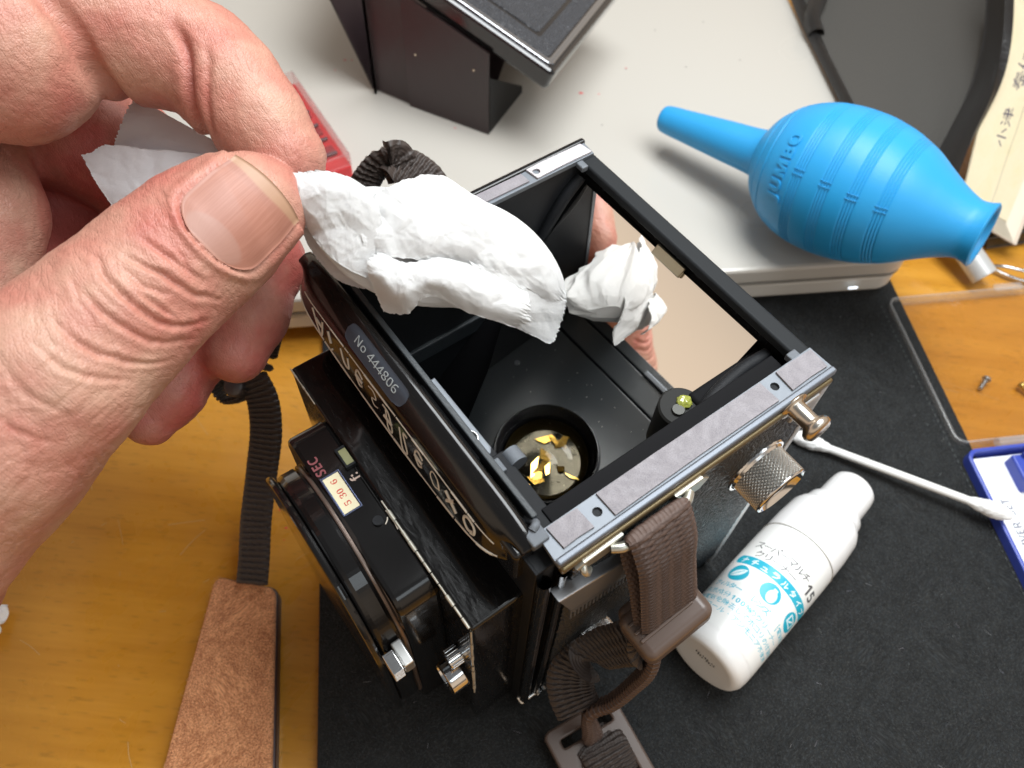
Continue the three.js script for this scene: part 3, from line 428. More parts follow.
// ---------------------------------------------------------------- twin lens camera without its finder hood
const CAM_O = new THREE.Vector3(-0.04921551, 0, -0.00960275), CAM_TURN = -0.9035197;
const camT = thing('twin_lens_camera', 'black twin lens camera body with its top open and mirror showing', 'camera');
camT.position.copy(CAM_O); camT.rotation.y = CAM_TURN;
const V = (a, h, b) => new THREE.Vector3(a * MM, h * MM, -b * MM);                 // millimetres: right, up, back
const toWorld = (v) => v.clone().applyAxisAngle(new THREE.Vector3(0, 1, 0), CAM_TURN).add(CAM_O);
const toLocal = (v) => v.clone().sub(CAM_O).applyAxisAngle(new THREE.Vector3(0, 1, 0), -CAM_TURN);
const bx = (a0, a1, h0, h1, b0, b1, r = 0.5, s = 2) => rbox((a1 - a0) * MM, (h1 - h0) * MM, (b1 - b0) * MM, r * MM, s).translate((a0 + a1) / 2 * MM, (h0 + h1) / 2 * MM, -(b0 + b1) / 2 * MM);
const cylA = (a0, a1, h, b, r, r2 = r, n = 48) => mv(new THREE.CylinderGeometry(r2 * MM, r * MM, (a1 - a0) * MM, n), (a0 + a1) / 2 * MM, h * MM, -b * MM, 0, 0, -Math.PI / 2); // axis to the right
const cylF = (b0, b1, a, h, r, r2 = r, n = 64) => mv(new THREE.CylinderGeometry(r2 * MM, r * MM, Math.abs(b1 - b0) * MM, n), a * MM, h * MM, -(b0 + b1) / 2 * MM, Math.PI / 2, 0, 0);   // axis to the front
const cylU = (h0, h1, a, b, r, r2 = r, n = 40) => mv(new THREE.CylinderGeometry(r2 * MM, r * MM, (h1 - h0) * MM, n), a * MM, (h0 + h1) / 2 * MM, -b * MM);
const MT = {
  satin: phy({ color: lin(0.011, 0.012, 0.014), roughness: 0.48, specularIntensity: 0.34, bumpMap: rep(grainBump, 3), bumpScale: 0.00002 }),
  inner: phy({ color: lin(0.030, 0.036, 0.041), roughness: 0.34, bumpMap: rep(grainBump, 2), bumpScale: 0.00002 }),
  matt: phy({ color: lin(0.006, 0.006, 0.007), roughness: 0.75, specularIntensity: 0.25 }),
  enamel: phy({ color: lin(0.006, 0.0055, 0.0055), roughness: 0.20, roughnessMap: rep(smudge, 3), specularIntensity: 0.4, clearcoat: 0.45, clearcoatRoughness: 0.06 }),
  chrome: phy({ color: lin(0.66, 0.66, 0.66), metalness: 1, roughness: 0.22, roughnessMap: rep(smudge, 5) }),
  alu: phy({ color: lin(0.15, 0.165, 0.185), metalness: 0.5, roughness: 0.5, bumpMap: rep(grainBump, 6), bumpScale: 0.00003 }),
  cream: std({ color: lin(0.68, 0.63, 0.54), roughness: 0.6 }),
  leather: phy({ color: lin(0.045, 0.056, 0.066), roughness: 0.42, bumpMap: rep(leatherBump, 44), bumpScale: 0.0008, clearcoat: 0.15, clearcoatRoughness: 0.3 }),
};
MT.enamel.roughness = 0.36;
{
  const t = camT;
  part('side_wall', [bx(70.2, 76, 0, 102.2, 1, 65, 0.8)], MT.satin, t);
  part('side_wall', [bx(0, 4.6, 0, 102.2, 1, 65, 0.8)], MT.satin, t);
  part('back_wall', [bx(0.4, 75.6, 0, 101.4, 63.8, 65.4, 0.7, 3)], MT.enamel, t);
  part('front_wall', [bx(1, 75, 0, 99, -3.6, -3.0, 0.2), bx(1, 18, 0, 99, -3.2, 0.6, 0.3), bx(49, 75, 0, 99, -3.2, 0.6, 0.3), bx(17, 50, 77, 99, -3.2, 0.6, 0.3), bx(17, 50, 0, 47, -3.2, 0.6, 0.3)], MT.satin, t);
  part('base_plate', [bx(0.5, 75.5, 0.3, 4, 0, 65, 0.8)], MT.satin, t);
  // dust and worn paint on the back rim
  part('rim_ledge', [bx(66.2, 70.6, 97.8, 99.6, 4, 60, 0.3)], MT.matt, t);
  const shield = new THREE.Shape([[0, 0], [46, 0], [46, -2.2], [18, -2.6], [3, -5.4], [0, -5.4]].map(([x, y]) => new THREE.Vector2(x * MM, y * MM)));
  part('light_shield', [bx(53, 71, 97.2, 99.2, 0.4, 5.4, 0.3), bx(50, 56, 95.5, 98.8, 0.4, 4.4, 0.4)], MT.satin, t);
  // top rails with pieces of corroded metal
  const wornMap = dataTex(512, 512, (u, v) => { const n = 0.5 + 0.25 * tn(u, v, 5) + 0.3 * tn(u, v, 70, 2) + 0.3 * tn(u, v, 150, 5), s = smoothstep(0.5 + 0.5 * tn(u, v, 60, 7), 0.66, 0.75); return [0.60 + 0.08 * n - 0.05 * s, 0.585 + 0.08 * n - 0.05 * s, 0.60 + 0.08 * n - 0.04 * s]; }, true);
  const wornR = dataTex(256, 256, (u, v) => 0.42 + 0.2 * tn(u, v, 14) + 0.1 * tn(u, v, 50, 3));
  const wornR2 = dataTex(256, 256, (u, v) => 0.66 + 0.15 * tn(u, v, 14) + 0.1 * tn(u, v, 50, 3));
  const worn = phy({ map: rep(wornMap, 60), color: lin(0.66, 0.655, 0.66), roughness: 1, roughnessMap: rep(wornR2, 35), metalness: 0.05, specularIntensity: 0.5, bumpMap: rep(wornMap, 60), bumpScale: 0.00008 });
  const bright = phy({ map: rep(wornMap, 25), color: lin(1.5, 1.5, 1.45), roughness: 0.3, metalness: 0.3, bumpMap: rep(wornR, 25), bumpScale: 0.00006 });
  const hole = (a, b) => { const p = new THREE.Path(); p.absarc(a * MM, b * MM, 0.85 * MM, 0, Math.PI * 2, true); return p; };
  const topPlate = (pts, h0, h1, holes = []) => mv(ext(pts.map(([a, b]) => [a * MM, b * MM]), (h1 - h0) * MM - 0.0001, 0.00005, holes), 0, h0 * MM + 0.00005, 0, -Math.PI / 2);
  const seg = (a0, a1, b0, b1, h0, h1, j = 0, holes) => topPlate([[a0, b0], [a1, b0 + j], [a1 - 0.15, (b0 + b1) / 2], [a1, b1], [a0 + 0.1, b1 - j], [a0 - 0.1, (b0 * 2 + b1) / 3]], h0, h1, holes);
  part('top_rail', [topPlate([[70.2, -0.2], [76.2, -0.6], [76.2, 65.2], [70.2, 65]], 101.6, 102.7, [hole(73, 10.4), hole(72.6, 53)])], MT.alu, t);
  part('rail_strip', seg(70.5, 74.9, 1.6, 8.2, 102.7, 103.15, 0.3), worn, t);
  part('rail_strip', seg(70.4, 75.3, 12.2, 51.2, 102.7, 103.15, 0.2), worn, t);
  part('rail_strip', seg(70.6, 75.2, 55.2, 64.2, 102.7, 103.15, -0.3), worn, t);
  part('rail_hole', cylU(101.7, 101.9, 73, 10.4, 0.84), std({ color: lin(0.12, 0.1, 0.09), roughness: 0.8 }), t);
  part('rail_hole', cylU(101.7, 101.9, 72.6, 53, 0.84), std({ color: lin(0.12, 0.1, 0.09), roughness: 0.8 }), t);
  part('rail_edge', [bx(75.5, 76.9, 101.2, 103.0, -0.6, 65.4, 0.5)], phy({ color: lin(0.15, 0.165, 0.19), metalness: 0.7, roughness: 0.5 }), t);
  part('edge_trim', [bx(76, 77.4, 98.6, 100.6, 0, 65, 0.5)], phy({ color: lin(0.16, 0.12, 0.06), metalness: 0.6, roughness: 0.4 }), t);
  part('top_rail', [topPlate([[0.2, 2], [4.7, 2], [4.9, 65], [0.2, 65.3]], 101.6, 102.7)], MT.alu, t);
  part('rail_strip', seg(1.2, 4.2, 26, 47.4, 102.7, 103.1, 0.2), worn, t);
  part('rail_strip', seg(1.0, 4.5, 48.8, 64.6, 102.7, 103.2, 0.6, [hole(2.7, 50.4)]), bright, t);
  part('rail_edge', [bx(-0.5, 1.0, 100.8, 103.2, 4, 65.8, 0.5)], MT.enamel, t);
  part('back_rim', [bx(3, 72, 99.4, 102.0, 61.6, 65.6, 0.7, 3)], phy({ color: lin(0.014, 0.016, 0.018), roughness: 0.55, specularIntensity: 0.3 }), t);
  part('corner_clip', [bx(68.6, 70.8, 100.8, 102.5, 60.2, 62.6, 0.3)], MT.alu, t);
  part('corner_clip', [bx(4.6, 7.2, 100.9, 102.4, 60.0, 61.8, 0.4)], MT.alu, t);
  part('front_hook', [tube([V(66.5, 100.5, 0.6), V(68.2, 102.2, 0.9), V(69.2, 103.4, 0.4), V(69.6, 103.2, -0.6)], 0.0008, 16, 8), bx(69, 72.2, 101.4, 103.4, -2.2, 1.2, 0.4)], MT.alu, t);

  // reflex mirror, leaning back from the foot of the front wall
  const YAW = -0.045, th = 48 * Math.PI / 180, top = [63, 96], md = (a, s) => V(a, top[1] - s * Math.sin(th) + YAW * (a - 34) * Math.cos(th), top[0] - s * Math.cos(th) - YAW * (a - 34) * Math.sin(th)); // s mm down the slope
  const nrm = new THREE.Vector3(-YAW, Math.cos(th), Math.sin(th)).normalize(); // it sits a little askew
  const panel = (pts, off, thick) => { const X = md(1, 0).sub(md(0, 0)).normalize(), Y = md(0, 0).sub(md(0, 1)).normalize(); return basis(ext(pts.map(([a, s]) => [a * MM, -s * MM]), thick * MM, 0), md(0, 0).addScaledVector(nrm, (off - thick) * MM), X, Y, X.clone().cross(Y)); };
  const outline = [[7.0, 0.3], [60.6, 0.3], [60.2, 70], [21, 70], [15.6, 50.6], [7.0, 30]];
  part('reflex_mirror', panel(outline, 0, 1.2), phy({ color: lin(0.93, 0.91, 0.88), metalness: 1, roughness: 0.012 }), t);
  part('mirror_backing', panel([[4.6, -1.0], [70, -1.0], [70, 78], [4.6, 78]], -1.6, 1.5), MT.matt, t);
  part('mirror_clip', [mv(rbox(0.0088, 0.0009, 0.0026, 0.0003), 0, 0, 0).applyMatrix4(new THREE.Matrix4().makeBasis(new THREE.Vector3(1, 0, 0), nrm, new THREE.Vector3(1, 0, 0).cross(nrm)).setPosition(md(34.8, 0.4).addScaledVector(nrm, 0.0006)))], phy({ color: lin(0.42, 0.38, 0.28), metalness: 0.9, roughness: 0.38 }), t);
  // mirror side cheek on the right, with a boss and a drop of old glue
  part('side_cheek', [bx(61.2, 70.4, 40, 93.6, 44, 63.4, 1.2, 4), bx(64, 70.4, 40, 92, 5, 46, 0.6)], MT.matt, t);
  part('cheek_rail', tube([V(64.6, 96, 62), V(64.2, 95.4, 56), V(65, 94.6, 48), V(66.6, 94.4, 43)], 0.0016, 30, 10), MT.satin, t);
  part('boss', [cylU(80, 92.4, 62.6, 41.6, 4.8, 4.6), cylU(92.4, 92.8, 62.6, 41.6, 4.6, 4.2)], phy({ color: lin(0.014, 0.014, 0.013), roughness: 0.6, specularIntensity: 0.4 }), t);
  part('boss_screw', [cylU(92.6, 93.4, 62.9, 40.4, 1.4, 1.2)], phy({ color: lin(0.06, 0.06, 0.055), metalness: 0.6, roughness: 0.5 }), t);
  { const g = new THREE.SphereGeometry(0.0015, 24, 16), p = g.attributes.position; for (let i = 0; i < p.count; i++) { const n = 1 + 0.35 * fbm(p.getX(i) * 900, p.getY(i) * 900, p.getZ(i) * 900, 2); p.setXYZ(i, p.getX(i) * n, p.getY(i) * n * 0.5, p.getZ(i) * n); } g.computeVertexNormals(); part('glue_drop', g.translate(62.2 * MM, 93.2 * MM, -42.6 * MM), phy({ color: lin(0.30, 0.32, 0.06), roughness: 0.15, clearcoat: 1 }), t); }
  // left inside wall: ledges and a pivot
  part('inner_ledge', [mv(rbox(0.034, 0.0016, 0.0012, 0.0004), 0, 0, 0).applyMatrix4(new THREE.Matrix4().makeRotationY(Math.PI / 2).setPosition(5 * MM, 66 * MM, -25 * MM)), mv(rbox(0.034, 0.0040, 0.0006, 0.0003), 0, 0, 0).applyMatrix4(new THREE.Matrix4().makeRotationY(Math.PI / 2).setPosition(4.9 * MM, 63 * MM, -25 * MM))], MT.inner, t);
  part('inner_rail', tube([V(5.4, 98, 61.5), V(5.6, 94, 57), V(5.4, 86, 52), V(5.2, 80, 49)], 0.0014, 24, 10), MT.satin, t);
  part('pivot', [cylA(4.4, 6.4, 78, 30, 3.4), cylA(6.4, 7, 78, 30, 1.6)], MT.satin, t);
  // front inside: pressed plate with the back of the viewing lens
  const plateS = new THREE.Shape([[4.6, 36], [68, 36], [68, 90.6], [4.6, 90.6]].map(([x, y]) => new THREE.Vector2(x * MM, y * MM)));
  const lh = new THREE.Path(); lh.absarc(35.0 * MM, 62 * MM, 13.2 * MM, 0, Math.PI * 2, true); plateS.holes.push(lh);
  part('front_plate', [ext(plateS, 0.8 * MM, 0.0002, [], 40).translate(0, 0, -3.4 * MM)], MT.inner, t);
  part('front_plate_step', [bx(4.6, 68, 91.6, 99, 0.8, 2.8, 0.4), bx(4.6, 68, 100, 103.6, 0.6, 1.8, 0.3)], MT.inner, t);
  part('plate_groove', [bx(5, 68, 90.5, 91.5, 0.6, 1.6, 0.1)], MT.matt, t);
  part('plate_screw', [cylF(3.4, 3.9, 8.4, 74, 0.8)], MT.alu, t);
  const ringP = []; for (let i = 0; i <= 40; i++) { const k = i / 40; ringP.push([(13.0 + 1.9 * Math.sin(k * Math.PI) * 0 + 1.8 * k) * MM, (2.6 * Math.sin(k * Math.PI)) * MM]); }
  const lens = (g) => basis(g, V(35.0, 62, 3.4), new THREE.Vector3(1, 0, 0), new THREE.Vector3(0, 0, -1), new THREE.Vector3(0, 1, 0));
  part('lens_ring', [lens(lathe(ringP, 96)), lens(lathe([[13.1 * MM, 0.001], [12.4 * MM, -0.002], [11.6 * MM, -0.003], [11.4 * MM, -0.009]], 96))], phy({ color: lin(0.014, 0.014, 0.016), roughness: 0.24, clearcoat: 0.4, clearcoatRoughness: 0.2 }), t);
  part('lens_barrel', [lens(lathe([[11.6 * MM, -0.002], [11.2 * MM, -0.0050], [8 * MM, -0.0058], [4 * MM, -0.0061], [0, -0.0062]], 64))], phy({ color: lin(0.022, 0.015, 0.004), roughness: 0.45, specularIntensity: 0.3 }), t);
  // metal facets added inside the lens as stand-ins for its amber glints
  { // each facet leans so that it hands the lamp, or the room near it, on to the mirror
    const amber = phy({ color: lin(1.0, 0.76, 0.28), metalness: 1, roughness: 0.10 }), dull = phy({ color: lin(0.45, 0.30, 0.08), metalness: 1, roughness: 0.22 }), r = rng(77);
    const p0m = V(34, 96, 63), mirrorP = (p) => p.clone().addScaledVector(nrm, -2 * p.clone().sub(p0m).dot(nrm)), eyeM = mirrorP(toLocal(EYE)), lampM = mirrorP(toLocal(lamp.position));
    const fac = (a, h, w, l, spin, lean, m) => { const c = V(a, h, -1.5), n = eyeM.clone().sub(c).normalize().add(lampM.clone().sub(c).normalize()).normalize(); if (lean) n.add(new THREE.Vector3(lean[0], lean[1], 0)).normalize(); const X = new THREE.Vector3(Math.cos(spin), Math.sin(spin), 0).addScaledVector(n, 0); X.addScaledVector(n, -X.dot(n)).normalize(); const g = ext([[-l, -w * 0.8], [l * 0.7, -w], [l, w * 0.3], [-l * 0.2, w]].map(([x, y]) => [x * MM, y * MM]), 0.0003, 0); part('glint_facet', basis(g, c, X, n.clone().cross(X), n), m, t); };
    fac(34.1, 58.5, 0.9, 3.4, -0.9, null, amber); fac(36.8, 61.0, 0.7, 2.0, -0.8, [0.008, 0.004], amber); fac(38.2, 52.6, 0.8, 1.9, -0.7, null, amber); fac(43.0, 64.5, 0.35, 2.2, 0.5, [0.01, 0], amber);
    for (let i = 0; i < 9; i++) { const an = r() * 6.28, d = Math.sqrt(r()) * 8.6; fac(35.0 + Math.cos(an) * d, 62 + Math.sin(an) * d, 0.7 + r() * 1.2, 1 + r() * 2.4, r() * 3, [(r() - 0.5) * 0.5, (r() - 0.5) * 0.5], dull); }
  }
  part('lens_glass', [lens(lathe([[0, 0.0012], [1.5 * MM, 0.0011], [3 * MM, 0.0008], [4.5 * MM, 0.0004], [6 * MM, -0.0002], [7.5 * MM, -0.0010], [9 * MM, -0.0020], [10.3 * MM, -0.0031], [11.4 * MM, -0.0043]], 72))], phy({ color: lin(0.98, 0.93, 0.80), transmission: 1, thickness: 0, roughness: 0.01, ior: 1.3 }), t);

  // front edge ledge with a chipped hole, seen behind the nameplate
  const fl = new THREE.Shape([[34, 0.2], [52.6, 0.2], [53.2, 1.0], [53.0, 2.9], [52, 3.6], [34, 3.4]].map(([x, y]) => new THREE.Vector2(x * MM, y * MM))); const fh = new THREE.Path(); fh.absellipse(48.5 * MM, 1.9 * MM, 1.2 * MM, 0.8 * MM, 0, Math.PI * 2, true); fl.holes.push(fh);
  part('front_ledge', mv(ext(fl, 0.0010, 0.0003, [], 20), 0, 99.6 * MM, 0, -Math.PI / 2), MT.alu, t);
  { const pts = []; const r = rng(3); for (let i = 0; i < 18; i++) { const a = i / 18 * 6.283, q = 1 + 0.16 * (r() - 0.3); pts.push(V(48.5 + 1.35 * q * Math.cos(a), 100.85, 1.9 + 0.95 * q * Math.sin(a))); } part('chipped_rim', tube(pts, 0.00022, 60, 6, true), MT.chrome, t); part('hole_floor', cylU(99.2, 99.5, 48.5, 1.9, 1.4), std({ color: lin(0.2, 0.16, 0.04), roughness: 0.6 }), t); }
  part('small_bracket', [bx(54, 57, 96.5, 100.2, 1.8, 3.6, 0.3), bx(55.5, 59.5, 98.5, 100, 0.8, 2.2, 0.3), cylA(53.6, 56.6, 98.2, 6.4, 1.9)], MT.alu, t);

  // nameplate: glossy curved bevel, crescent band with worn letters, engraved serial number
  const a0 = -5, aW = 76.5, lowH = (a) => { const k = (a - a0) / aW * 2 - 1; return 92.2 + 5.8 * Math.pow(Math.abs(k), 2.7); };
  const topH = (a) => { const k = (a - a0) / aW * 2 - 1; return 104.4 - 2.2 * Math.pow(Math.abs(k), 10); };
  const sec = (a, v, lift = 0) => { // v 0 the inner top edge, 1 the lower edge
    const hT = topH(a), hL = lowH(a), k = Math.abs((a - a0) / aW * 2 - 1), pinch = 1 - 0.75 * Math.pow(k, 14);
    const P = [[-0.9, hT - 1.0], [-1.3, hT - 0.1], [-2.2, hT], [-4.0, hT - 0.9], [-5.7 * pinch, hT - 2.6], [-6.3 * pinch, lerp(hT - 4.8, hL, 0.02)], [-7.4 * pinch, hL + 0.4], [-7.5 * pinch, hL - 0.2], [-6.2 * pinch, hL - 0.9]];
    const x = v * (P.length - 1), i = Math.min(P.length - 2, Math.floor(x)), f = x - i; const p = [lerp(P[i][0], P[i + 1][0], f), lerp(P[i][1], P[i + 1][1], f)];
    const dx = P[i + 1][0] - P[i][0], dy = P[i + 1][1] - P[i][1], l = Math.hypot(dx, dy) || 1;
    return V(a, p[1] + lift * (-dx / l), p[0] + lift * (dy / l));
  };
  const smoothSec = (a, v) => { const q = new THREE.Vector3(); for (const d of [-0.03, 0, 0.03]) q.add(sec(a, clamp(v + d, 0, 1))); return q.multiplyScalar(1 / 3); };
  part('name_plate', sheet((u, v) => smoothSec(a0 + aW * u, v), 120, 40, 0.0008), MT.enamel, t);
  part('plate_end', [bx(65.5, 71.6, 91, 101.6, -5.4, -0.6, 1.0, 4), bx(-4, 3, 92, 102, -4, 1, 2.2, 5)], MT.enamel, t);
  const band = (a, k, lift) => sec(a, lerp(0.635, 0.752, k), lift), r = rng(14);
  const line = (k, aa, ab, w) => { const L = []; let a = aa; while (a < ab) { const l = 1.5 + r() * 4.5, e = Math.min(ab, a + l); const pts = []; for (let i = 0; i <= 6; i++) { const q = lerp(a, e, i / 6); pts.push(band(q, k, 0.30)); } L.push(tube(pts, w * (0.75 + 0.5 * r()) * MM, 14, 6)); a = e + (r() < 0.35 ? r() * 0.4 : 0); } return L; };
  part('plate_outline', [...line(-0.12, 1, 66.5, 0.27), ...line(1.05, -2.5, 68, 0.27)], MT.cream, t);
  // the worn script: open and closed loops in cream paint
  const loops = [['0,0 .5,1 .9,0', '.2,.4 .8,.4'], ['.2,.1 .3,.6', '.3,.85 .35,.9'], ['.1,.1 .3,.65 .6,.65 .7,.1'], ['.7,.55 .4,.7 .15,.35 .4,.05 .75,.2', '.15,.38 .7,.42'], ['.75,.6 .4,.7 .25,.5 .65,.3 .5,.05 .1,.1'], ['.1,.05 .5,.1 .6,.9 .35,.95 .3,.1', '.1,.5 .75,.5'], ['.2,.05 .3,1 .6,.95 .5,.1 .8,.1'], ['.7,.55 .4,.7 .15,.35 .4,.05 .75,.2', '.15,.38 .7,.42'], ['.7,.6 .35,.7 .12,.35 .35,.05 .7,.25 .7,.65 .65,.1'], ['.1,.6 .7,.1', '.1,.1 .75,.65'], ['.7,.6 .35,.75 .12,.35 .4,.02 .8,.25 .7,.7 .5,.8']];
  const gl = []; let ax = 5;
  loops.forEach((ss, i) => { const w = 4.6; for (const s of ss) { const pts = s.split(' ').map((q) => q.split(',').map(Number)).map(([x, y]) => band(ax + x * w + y * 1.6, 0.08 + 0.84 * y, 0.28)); gl.push(pts.length > 2 ? tube(pts, (0.22 + 0.14 * r()) * MM, 30, 6) : tube([pts[0], pts[0].clone().lerp(pts[1], 0.5), pts[1]], 0.42 * MM, 10, 6)); } ax += w + 0.7; });
  part('name_lettering', gl, MT.cream, t);
  const font = await new FontLoader().loadAsync('fonts/droid/droid_sans_bold.typeface.json'), thin = await new FontLoader().loadAsync('fonts/droid/droid_sans_regular.typeface.json');
  const sx = new TextGeometry('No 444806', { font: thin, size: 0.0027, depth: 0.0003, curveSegments: 4, bevelEnabled: false }); sx.computeBoundingBox();
  const sp = sx.attributes.position, sw = sx.boundingBox.max.x; const bev = (x, y, z) => sec(x, lerp(0.50, 0.30, y), z);
  for (let i = 0; i < sp.count; i++) { const q = bev(19.6 + sp.getX(i) / sw * 14.6, 0.30 + sp.getY(i) / 0.0027 * 0.40, 0.52 + sp.getZ(i) * 200); sp.setXYZ(i, q.x, q.y, q.z); }
  sx.computeVertexNormals(); part('serial_number', sx, std({ color: lin(0.27, 0.29, 0.29), roughness: 0.7 }), t);
  part('serial_field', sheet((u, v) => { const k = Math.sqrt(Math.max(0, 1 - Math.pow(Math.abs(u * 2 - 1), 14))); return bev(16.6 + 20.6 * u, 0.5 + (v - 0.5) * 1.02 * k, 0.46); }, 50, 8, 0.0001), phy({ color: lin(0.030, 0.036, 0.047), roughness: 0.5 }), t);

  // lens standard, shutter housing and bezels
  part('lens_standard', [bx(4.5, 72.5, 5, 83.6, -15, -2, 0.8)], MT.enamel, t);
  const chipped = (p, q, w, n) => { const L = [], rr = rng(n); for (let k = 0; k < 12; k++) { const s = k / 12, e = (k + 0.86 + 0.14 * rr()) / 12; L.push(tube([p.clone().lerp(q, s), p.clone().lerp(q, (s + e) / 2).add(new THREE.Vector3(0, 0.00004, 0)), p.clone().lerp(q, e)], w * (0.6 + 0.7 * rr()) * MM, 6, 5)); } return L; };
  part('worn_edge', [...chipped(V(42, 83.5, -15), V(72.2, 83.5, -15), 0.34, 1), ...chipped(V(4.8, 83.5, -15), V(15.5, 83.5, -15), 0.2, 2), ...chipped(V(72.4, 83.2, -15), V(72.4, 34, -15), 0.32, 3)], phy({ color: lin(0.58, 0.55, 0.47), metalness: 0.5, roughness: 0.45 }), t);
  const front = (s, b0, b1, bev) => { const g = ext(s, (b0 - b1) * MM - 2 * bev * MM, bev * MM, [], 40); return g.translate(0, 0, -b0 * MM + bev * MM); };
  const eight = (c, r1) => { const s = new THREE.Shape(); s.absarc(c * MM, 62 * MM, r1 * MM, 0, Math.PI); s.lineTo((c - r1) * MM, 28 * MM); s.absarc(c * MM, 28 * MM, r1 * MM, Math.PI, Math.PI * 2); s.lineTo((c + r1) * MM, 62 * MM); return s; };
  part('shutter_housing', [front(rrect(17.4 * MM, 8 * MM, 62 * MM, 83 * MM, 4.6 * MM), -14.8, -23.6, 1.0)], MT.enamel, t);
  part('lens_bezel', [front(eight(40, 22.8), -23.4, -29.4, 1.7)], MT.enamel, t);
  part('bezel_flange', [front(eight(40, 23.8), -29.3, -30.8, 0.6)], MT.enamel, t);
  part('bezel_step', [front(eight(40, 22.9), -23.5, -24.4, 0.3)], phy({ color: lin(0.16, 0.12, 0.10), metalness: 0.7, roughness: 0.3 }), t);
  // windows in the top of the housing
  const winTex = canvasTex(512, 220, (x, w, h) => { x.fillStyle = '#cfc6a4'; x.fillRect(0, 0, w, h); x.fillStyle = '#b33b2c'; x.font = 'bold 118px serif'; x.save(); x.translate(w / 2, h / 2); x.rotate(Math.PI); for (const [s, px] of [['5', -150], ['30', -8], ['6', 165]]) { x.textAlign = 'center'; x.fillText(s, px, 42); } x.restore(); });
  const flat = (a0_, a1_, b0_, b1_, h) => { const g = new THREE.PlaneGeometry((a1_ - a0_) * MM, (b1_ - b0_) * MM); return mv(g, (a0_ + a1_) / 2 * MM, h * MM, -(b0_ + b1_) / 2 * MM, -Math.PI / 2); };
  part('speed_window', flat(31.4, 40.2, -22.1, -18.7, 83.06), phy({ map: winTex, roughness: 0.35, clearcoat: 0.5 }), t);
  part('window_frame', [bx(31.0, 40.6, 82.6, 83.45, -22.6, -22.1, 0.15), bx(31.0, 40.6, 82.6, 83.3, -18.7, -18.3, 0.15), bx(31.0, 31.4, 82.6, 83.3, -22.5, -18.4, 0.15), bx(40.2, 40.6, 82.6, 83.3, -22.5, -18.4, 0.15)], phy({ color: lin(0.10, 0.12, 0.2), metalness: 0.8, roughness: 0.2 }), t);
  part('aperture_window', flat(27.8, 31.6, -16.6, -13.4 - 1.6, 83.06).translate(0, 0.0006, 0), phy({ color: lin(0.22, 0.22, 0.09), roughness: 0.35, clearcoat: 0.5 }), t);
  part('aperture_frame', [bx(27.2, 32.2, 82.6, 83.9, -17.1, -16.6, 0.15), bx(27.2, 27.8, 82.6, 83.9, -17, -14.9, 0.15), bx(31.6, 32.2, 82.6, 83.9, -17, -14.9, 0.15)], MT.satin, t);
  const small = (txt, a, b, size, m, name) => { const g = new TextGeometry(txt, { font, size: size * MM, depth: 0.00006, curveSegments: 3, bevelEnabled: false }); part(name, mv(g, a * MM, 83.05 * MM, -b * MM, -Math.PI / 2, 0, Math.PI), m, t); };
  small('f:', 35.2, -15.6, 1.9, std({ color: lin(0.4, 0.3, 0.25), roughness: 0.6 }), 'aperture_mark');
  small('SEC', 30.6, -20.6, 2.0, std({ color: lin(0.16, 0.03, 0.035), roughness: 0.6 }), 'speed_mark');
  part('housing_screw', cylU(82.9, 83.5, 45, -17.6, 1.0), MT.satin, t);
  part('paint_chip', [[43, -14.9, 46, -14.7], [44, -15.3, 48.6, -15.4], [49, -15, 51, -15.2], [45.4, -15.8, 46.4, -16.8]].map(([p, q, p2, q2]) => tube([V(p, 83.2, q), V((p + p2) / 2, 83.25, (q + q2) / 2 + 0.2), V(p2, 83.2, q2)], 0.00014, 8, 5)), MT.cream, t);
  // levers and flash socket on the right of the shutter
  part('shutter_lever', [bx(62, 67.4, 64.5, 69.5, -27, -24.8, 0.4)], phy({ color: lin(0.72, 0.72, 0.7), metalness: 0.9, roughness: 0.28 }), t);
  const kn = []; for (let i = 0; i < 9; i++) kn.push(bx(63.2, 67.6, 64.4 + i * 0.62, 64.8 + i * 0.62, -29.4, -27.2, 0.15)); part('lever_tip', [bx(63.4, 67.2, 64.4, 69.8, -29.2, -27, 0.4), ...kn], MT.chrome, t);
  part('flash_socket', [cylF(-15, -18.5, 68.0, 56, 2.0), ...Array.from({ length: 14 }, (_, i) => { const a = i / 14 * 6.283; return cylF(-15.6, -18.2, 68 + 2.0 * Math.cos(a), 56 + 2.0 * Math.sin(a), 0.24, 0.24, 6); })], MT.chrome, t);
  part('socket_cap', [mv(lathe([[2.6 * MM, 0], [3.7 * MM, 0], [3.8 * MM, 0.0004], [3.8 * MM, 0.0036], [3.4 * MM, 0.004], [3.2 * MM, 0.001]], 40), 68.6 * MM, 45.5 * MM, 16 * MM, Math.PI / 2)], MT.chrome, t);
  part('corner_trim', [tube([V(76.2, 97, -2.6), V(76.4, 60, -2.8), V(76.2, 6, -2.6)], 0.0013, 20, 10), tube([V(76.6, 97, 1.0), V(76.8, 60, 1.0), V(76.6, 6, 1.0)], 0.0009, 20, 10)], MT.enamel, t);
  // right side: leather, back edge, knobs, stepped chrome latch
  part('side_leather', sheet((u, v) => { const b = 3 + 60.4 * u, h = 10 + 88.4 * v, [c1, c2] = leatherCells((b / 27) % 1, (h / 27) % 1), w = 0.4 * fbm(b * 0.7, h * 0.7, 4, 2); return V(76.55 + 0.17 * smoothstep(c2 - c1, 0.02, 0.5) + 0.05 * w, h, b); }, 300, 440, 0.0006), phy({ color: lin(0.016, 0.021, 0.026), roughness: 0.30, specularIntensity: 0.8 }), t);
  part('back_edge_trim', [bx(75.2, 77.1, 4, 98.5, 63.2, 65.8, 0.6)], phy({ color: lin(0.60, 0.62, 0.64), metalness: 0.6, roughness: 0.35 }), t);
